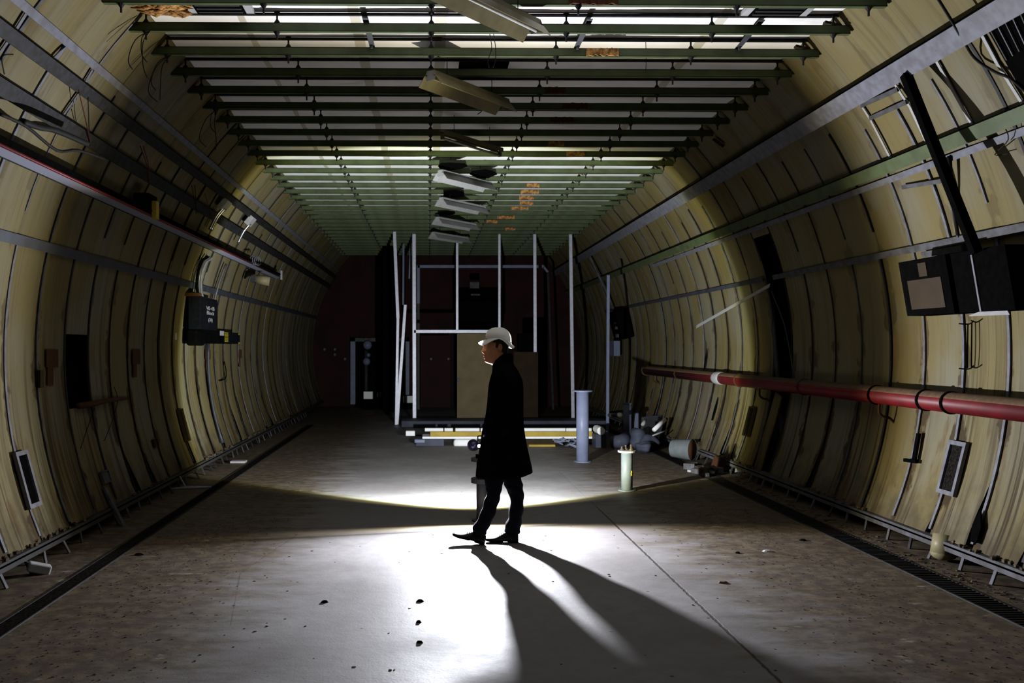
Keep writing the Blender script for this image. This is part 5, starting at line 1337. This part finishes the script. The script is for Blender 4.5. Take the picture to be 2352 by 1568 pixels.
# sleeves ending in the coat pockets, with the hands inside them
for sg in (-1, 1):
    mb = MB(); D_ = PD + sg * .205
    pts = [(1166, 850, .165), (1174, 872, .196), (1178, 905, .212), (1179, 938, .218), (1174, 958, .22), (1160, 976, .222), (1146, 990, .21)]
    mb.tube([Vector((at(px, py, PD + sg * w_).x, PD + sg * w_, at(px, py, PD).z)) for px, py, w_ in pts], [.050, .064, .060, .055, .054, .048, .042], 16)
    mb.build('sleeve', 'coat', coat_o, True)
    # hand, mostly inside the pocket
    hb = MB(); h0 = at(1150, 986, PD); base = Vector((h0.x, PD + sg * .115, h0.z)); dr = Vector((-.72, 0, -.69)).normalized(); upv = Vector((-.69, 0, .72))
    hb.tube([base, base + dr * .03, base + dr * .07, base + dr * .10], [.024, .032, .036, .030], 12)
    for k, L_ in enumerate((.062, .074, .070, .055)):
        o0 = base + dr * .095 + upv * (.027 - .018 * k); hb.tube([o0, o0 + dr * L_ * .5 + Vector((0, -sg * .006, 0)), o0 + dr * L_ + Vector((0, -sg * .018, 0))], [.0092, .0085, .0068], 8)
    o0 = base + dr * .035 + upv * .028; hb.tube([o0, o0 + dr * .03 + upv * .022, o0 + dr * .062 + upv * .030], [.012, .0105, .008], 8)
    hb.build('hand', 'skin', person, True)
# --- trousers
frontleg = [(1040, 1108, 1178, .085), (1070, 1110, 1166, .085), (1100, 1112.5, 1158, .082), (1118, 1115, 1153, .076), (1133, 1117.8, 1150.5, .072), (1150, 1112.5, 1146.5, .070), (1168, 1107, 1141, .070), (1188, 1099.5, 1134, .072), (1206, 1088, 1125, .066), (1218, 1085, 1119.5, .062), (1227, 1087, 1115.5, .058)]
rearleg = [(1040, 1140, 1196, .09), (1070, 1146, 1196, .09), (1096, 1152, 1196.5, .086), (1110, 1157, 1200, .08), (1124, 1162.5, 1202, .074), (1142, 1171.5, 1203, .068), (1166, 1170, 1202.3, .070), (1187, 1168, 1199.5, .072), (1202, 1162, 1197.5, .068), (1216, 1158.5, 1195, .062), (1225, 1160, 1193.5, .058)]
mb = MB()
FY, RY = PD - .06, PD + .07
for leg_, dy, seed in ((frontleg, -.06, 1), (rearleg, .07, 2)):
    rg = []
    for i, r_ in enumerate(interp(leg_, 44)):
        ring = sil_ring(r_[0], r_[1], r_[2], r_[3], D=PD + dy, n=26, sq=2.05)
        cxx = sum(v.x for v in ring) / 26
        for k, v in enumerate(ring):
            a = 2 * math.pi * k / 26; d = Vector((v.x - cxx, v.y - PD - dy, 0)); w_ = .004 * math.sin(i * .9 + a * 2 + seed) * (1 if i > 12 else 0)
            v += d.normalized() * w_
        rg.append(ring)
    mb.rings(rg)
mb.build('trousers', 'trouser', person, True)
# --- shoes
def shoe(px_h, py_h, D, pitch, L_=.285, lift=0.0):
    """heel bottom at pixel (px_h, py_h); toe points to -x; pitch raises the toe"""
    o = at(px_h, py_h, D); o.z = max(o.z, 0.002) if lift == 0 else lift
    rot = Matrix.Rotation(pitch, 3, 'Y')
    st = [(0.000, .030, .072, .004), (.012, .034, .085, .0), (.05, .036, .098, .0), (.09, .037, .098, .0), (.13, .040, .078, .004), (.17, .045, .060, .004), (.21, .047, .048, .002), (.245, .043, .042, .004), (.27, .032, .036, .008), (.283, .014, .027, .012)]
    rg = []
    for l, hw, h, z0 in interp(st, 30):
        ring = []
        for k in range(20):
            a = 2 * math.pi * k / 20; y_ = math.cos(a) * hw; s_ = math.sin(a); z_ = (z0 + .016) + (h - z0 - .016) * (s_ if s_ > 0 else 0) + (s_ * .004 if s_ < 0 else 0)
            y_ *= 1 - .35 * max(0, s_) ** 2
            ring.append(o + rot @ Vector((-l, y_, z_)))
        rg.append(ring)
    s_ = MB(); s_.rings(rg); up = s_.build('shoe', 'shoe', person, True)
    sl = MB(); rg = []
    for l, hw, h, z0 in interp(st, 24):
        hb_ = 0.0 if l < .085 else (.010 if l < .14 else .004)
        rg.append([o + rot @ Vector((-l * 1.01, hw * 1.08 * y_, zz)) for y_, zz in ((-1, z0 * .6 + hb_), (1, z0 * .6 + hb_), (1, z0 * .6 + .020), (-1, z0 * .6 + .020))])
    sl.rings(rg); sl.build('sole', 'black', up)
    lc = MB()
    for i in range(4):
        l = .11 + i * .018; hh = .088 - i * .009; lc.tube([o + rot @ Vector((-l, -.018, hh)), o + rot @ Vector((-l - .004, 0, hh + .004)), o + rot @ Vector((-l, .018, hh))], .0028, 5)
    lc.build('laces', 'black', up)
shoe(1112, 1250.5, PD - .03, R_(14.5))
shoe(1190, 1247.0, PD + .05, R_(1.5))
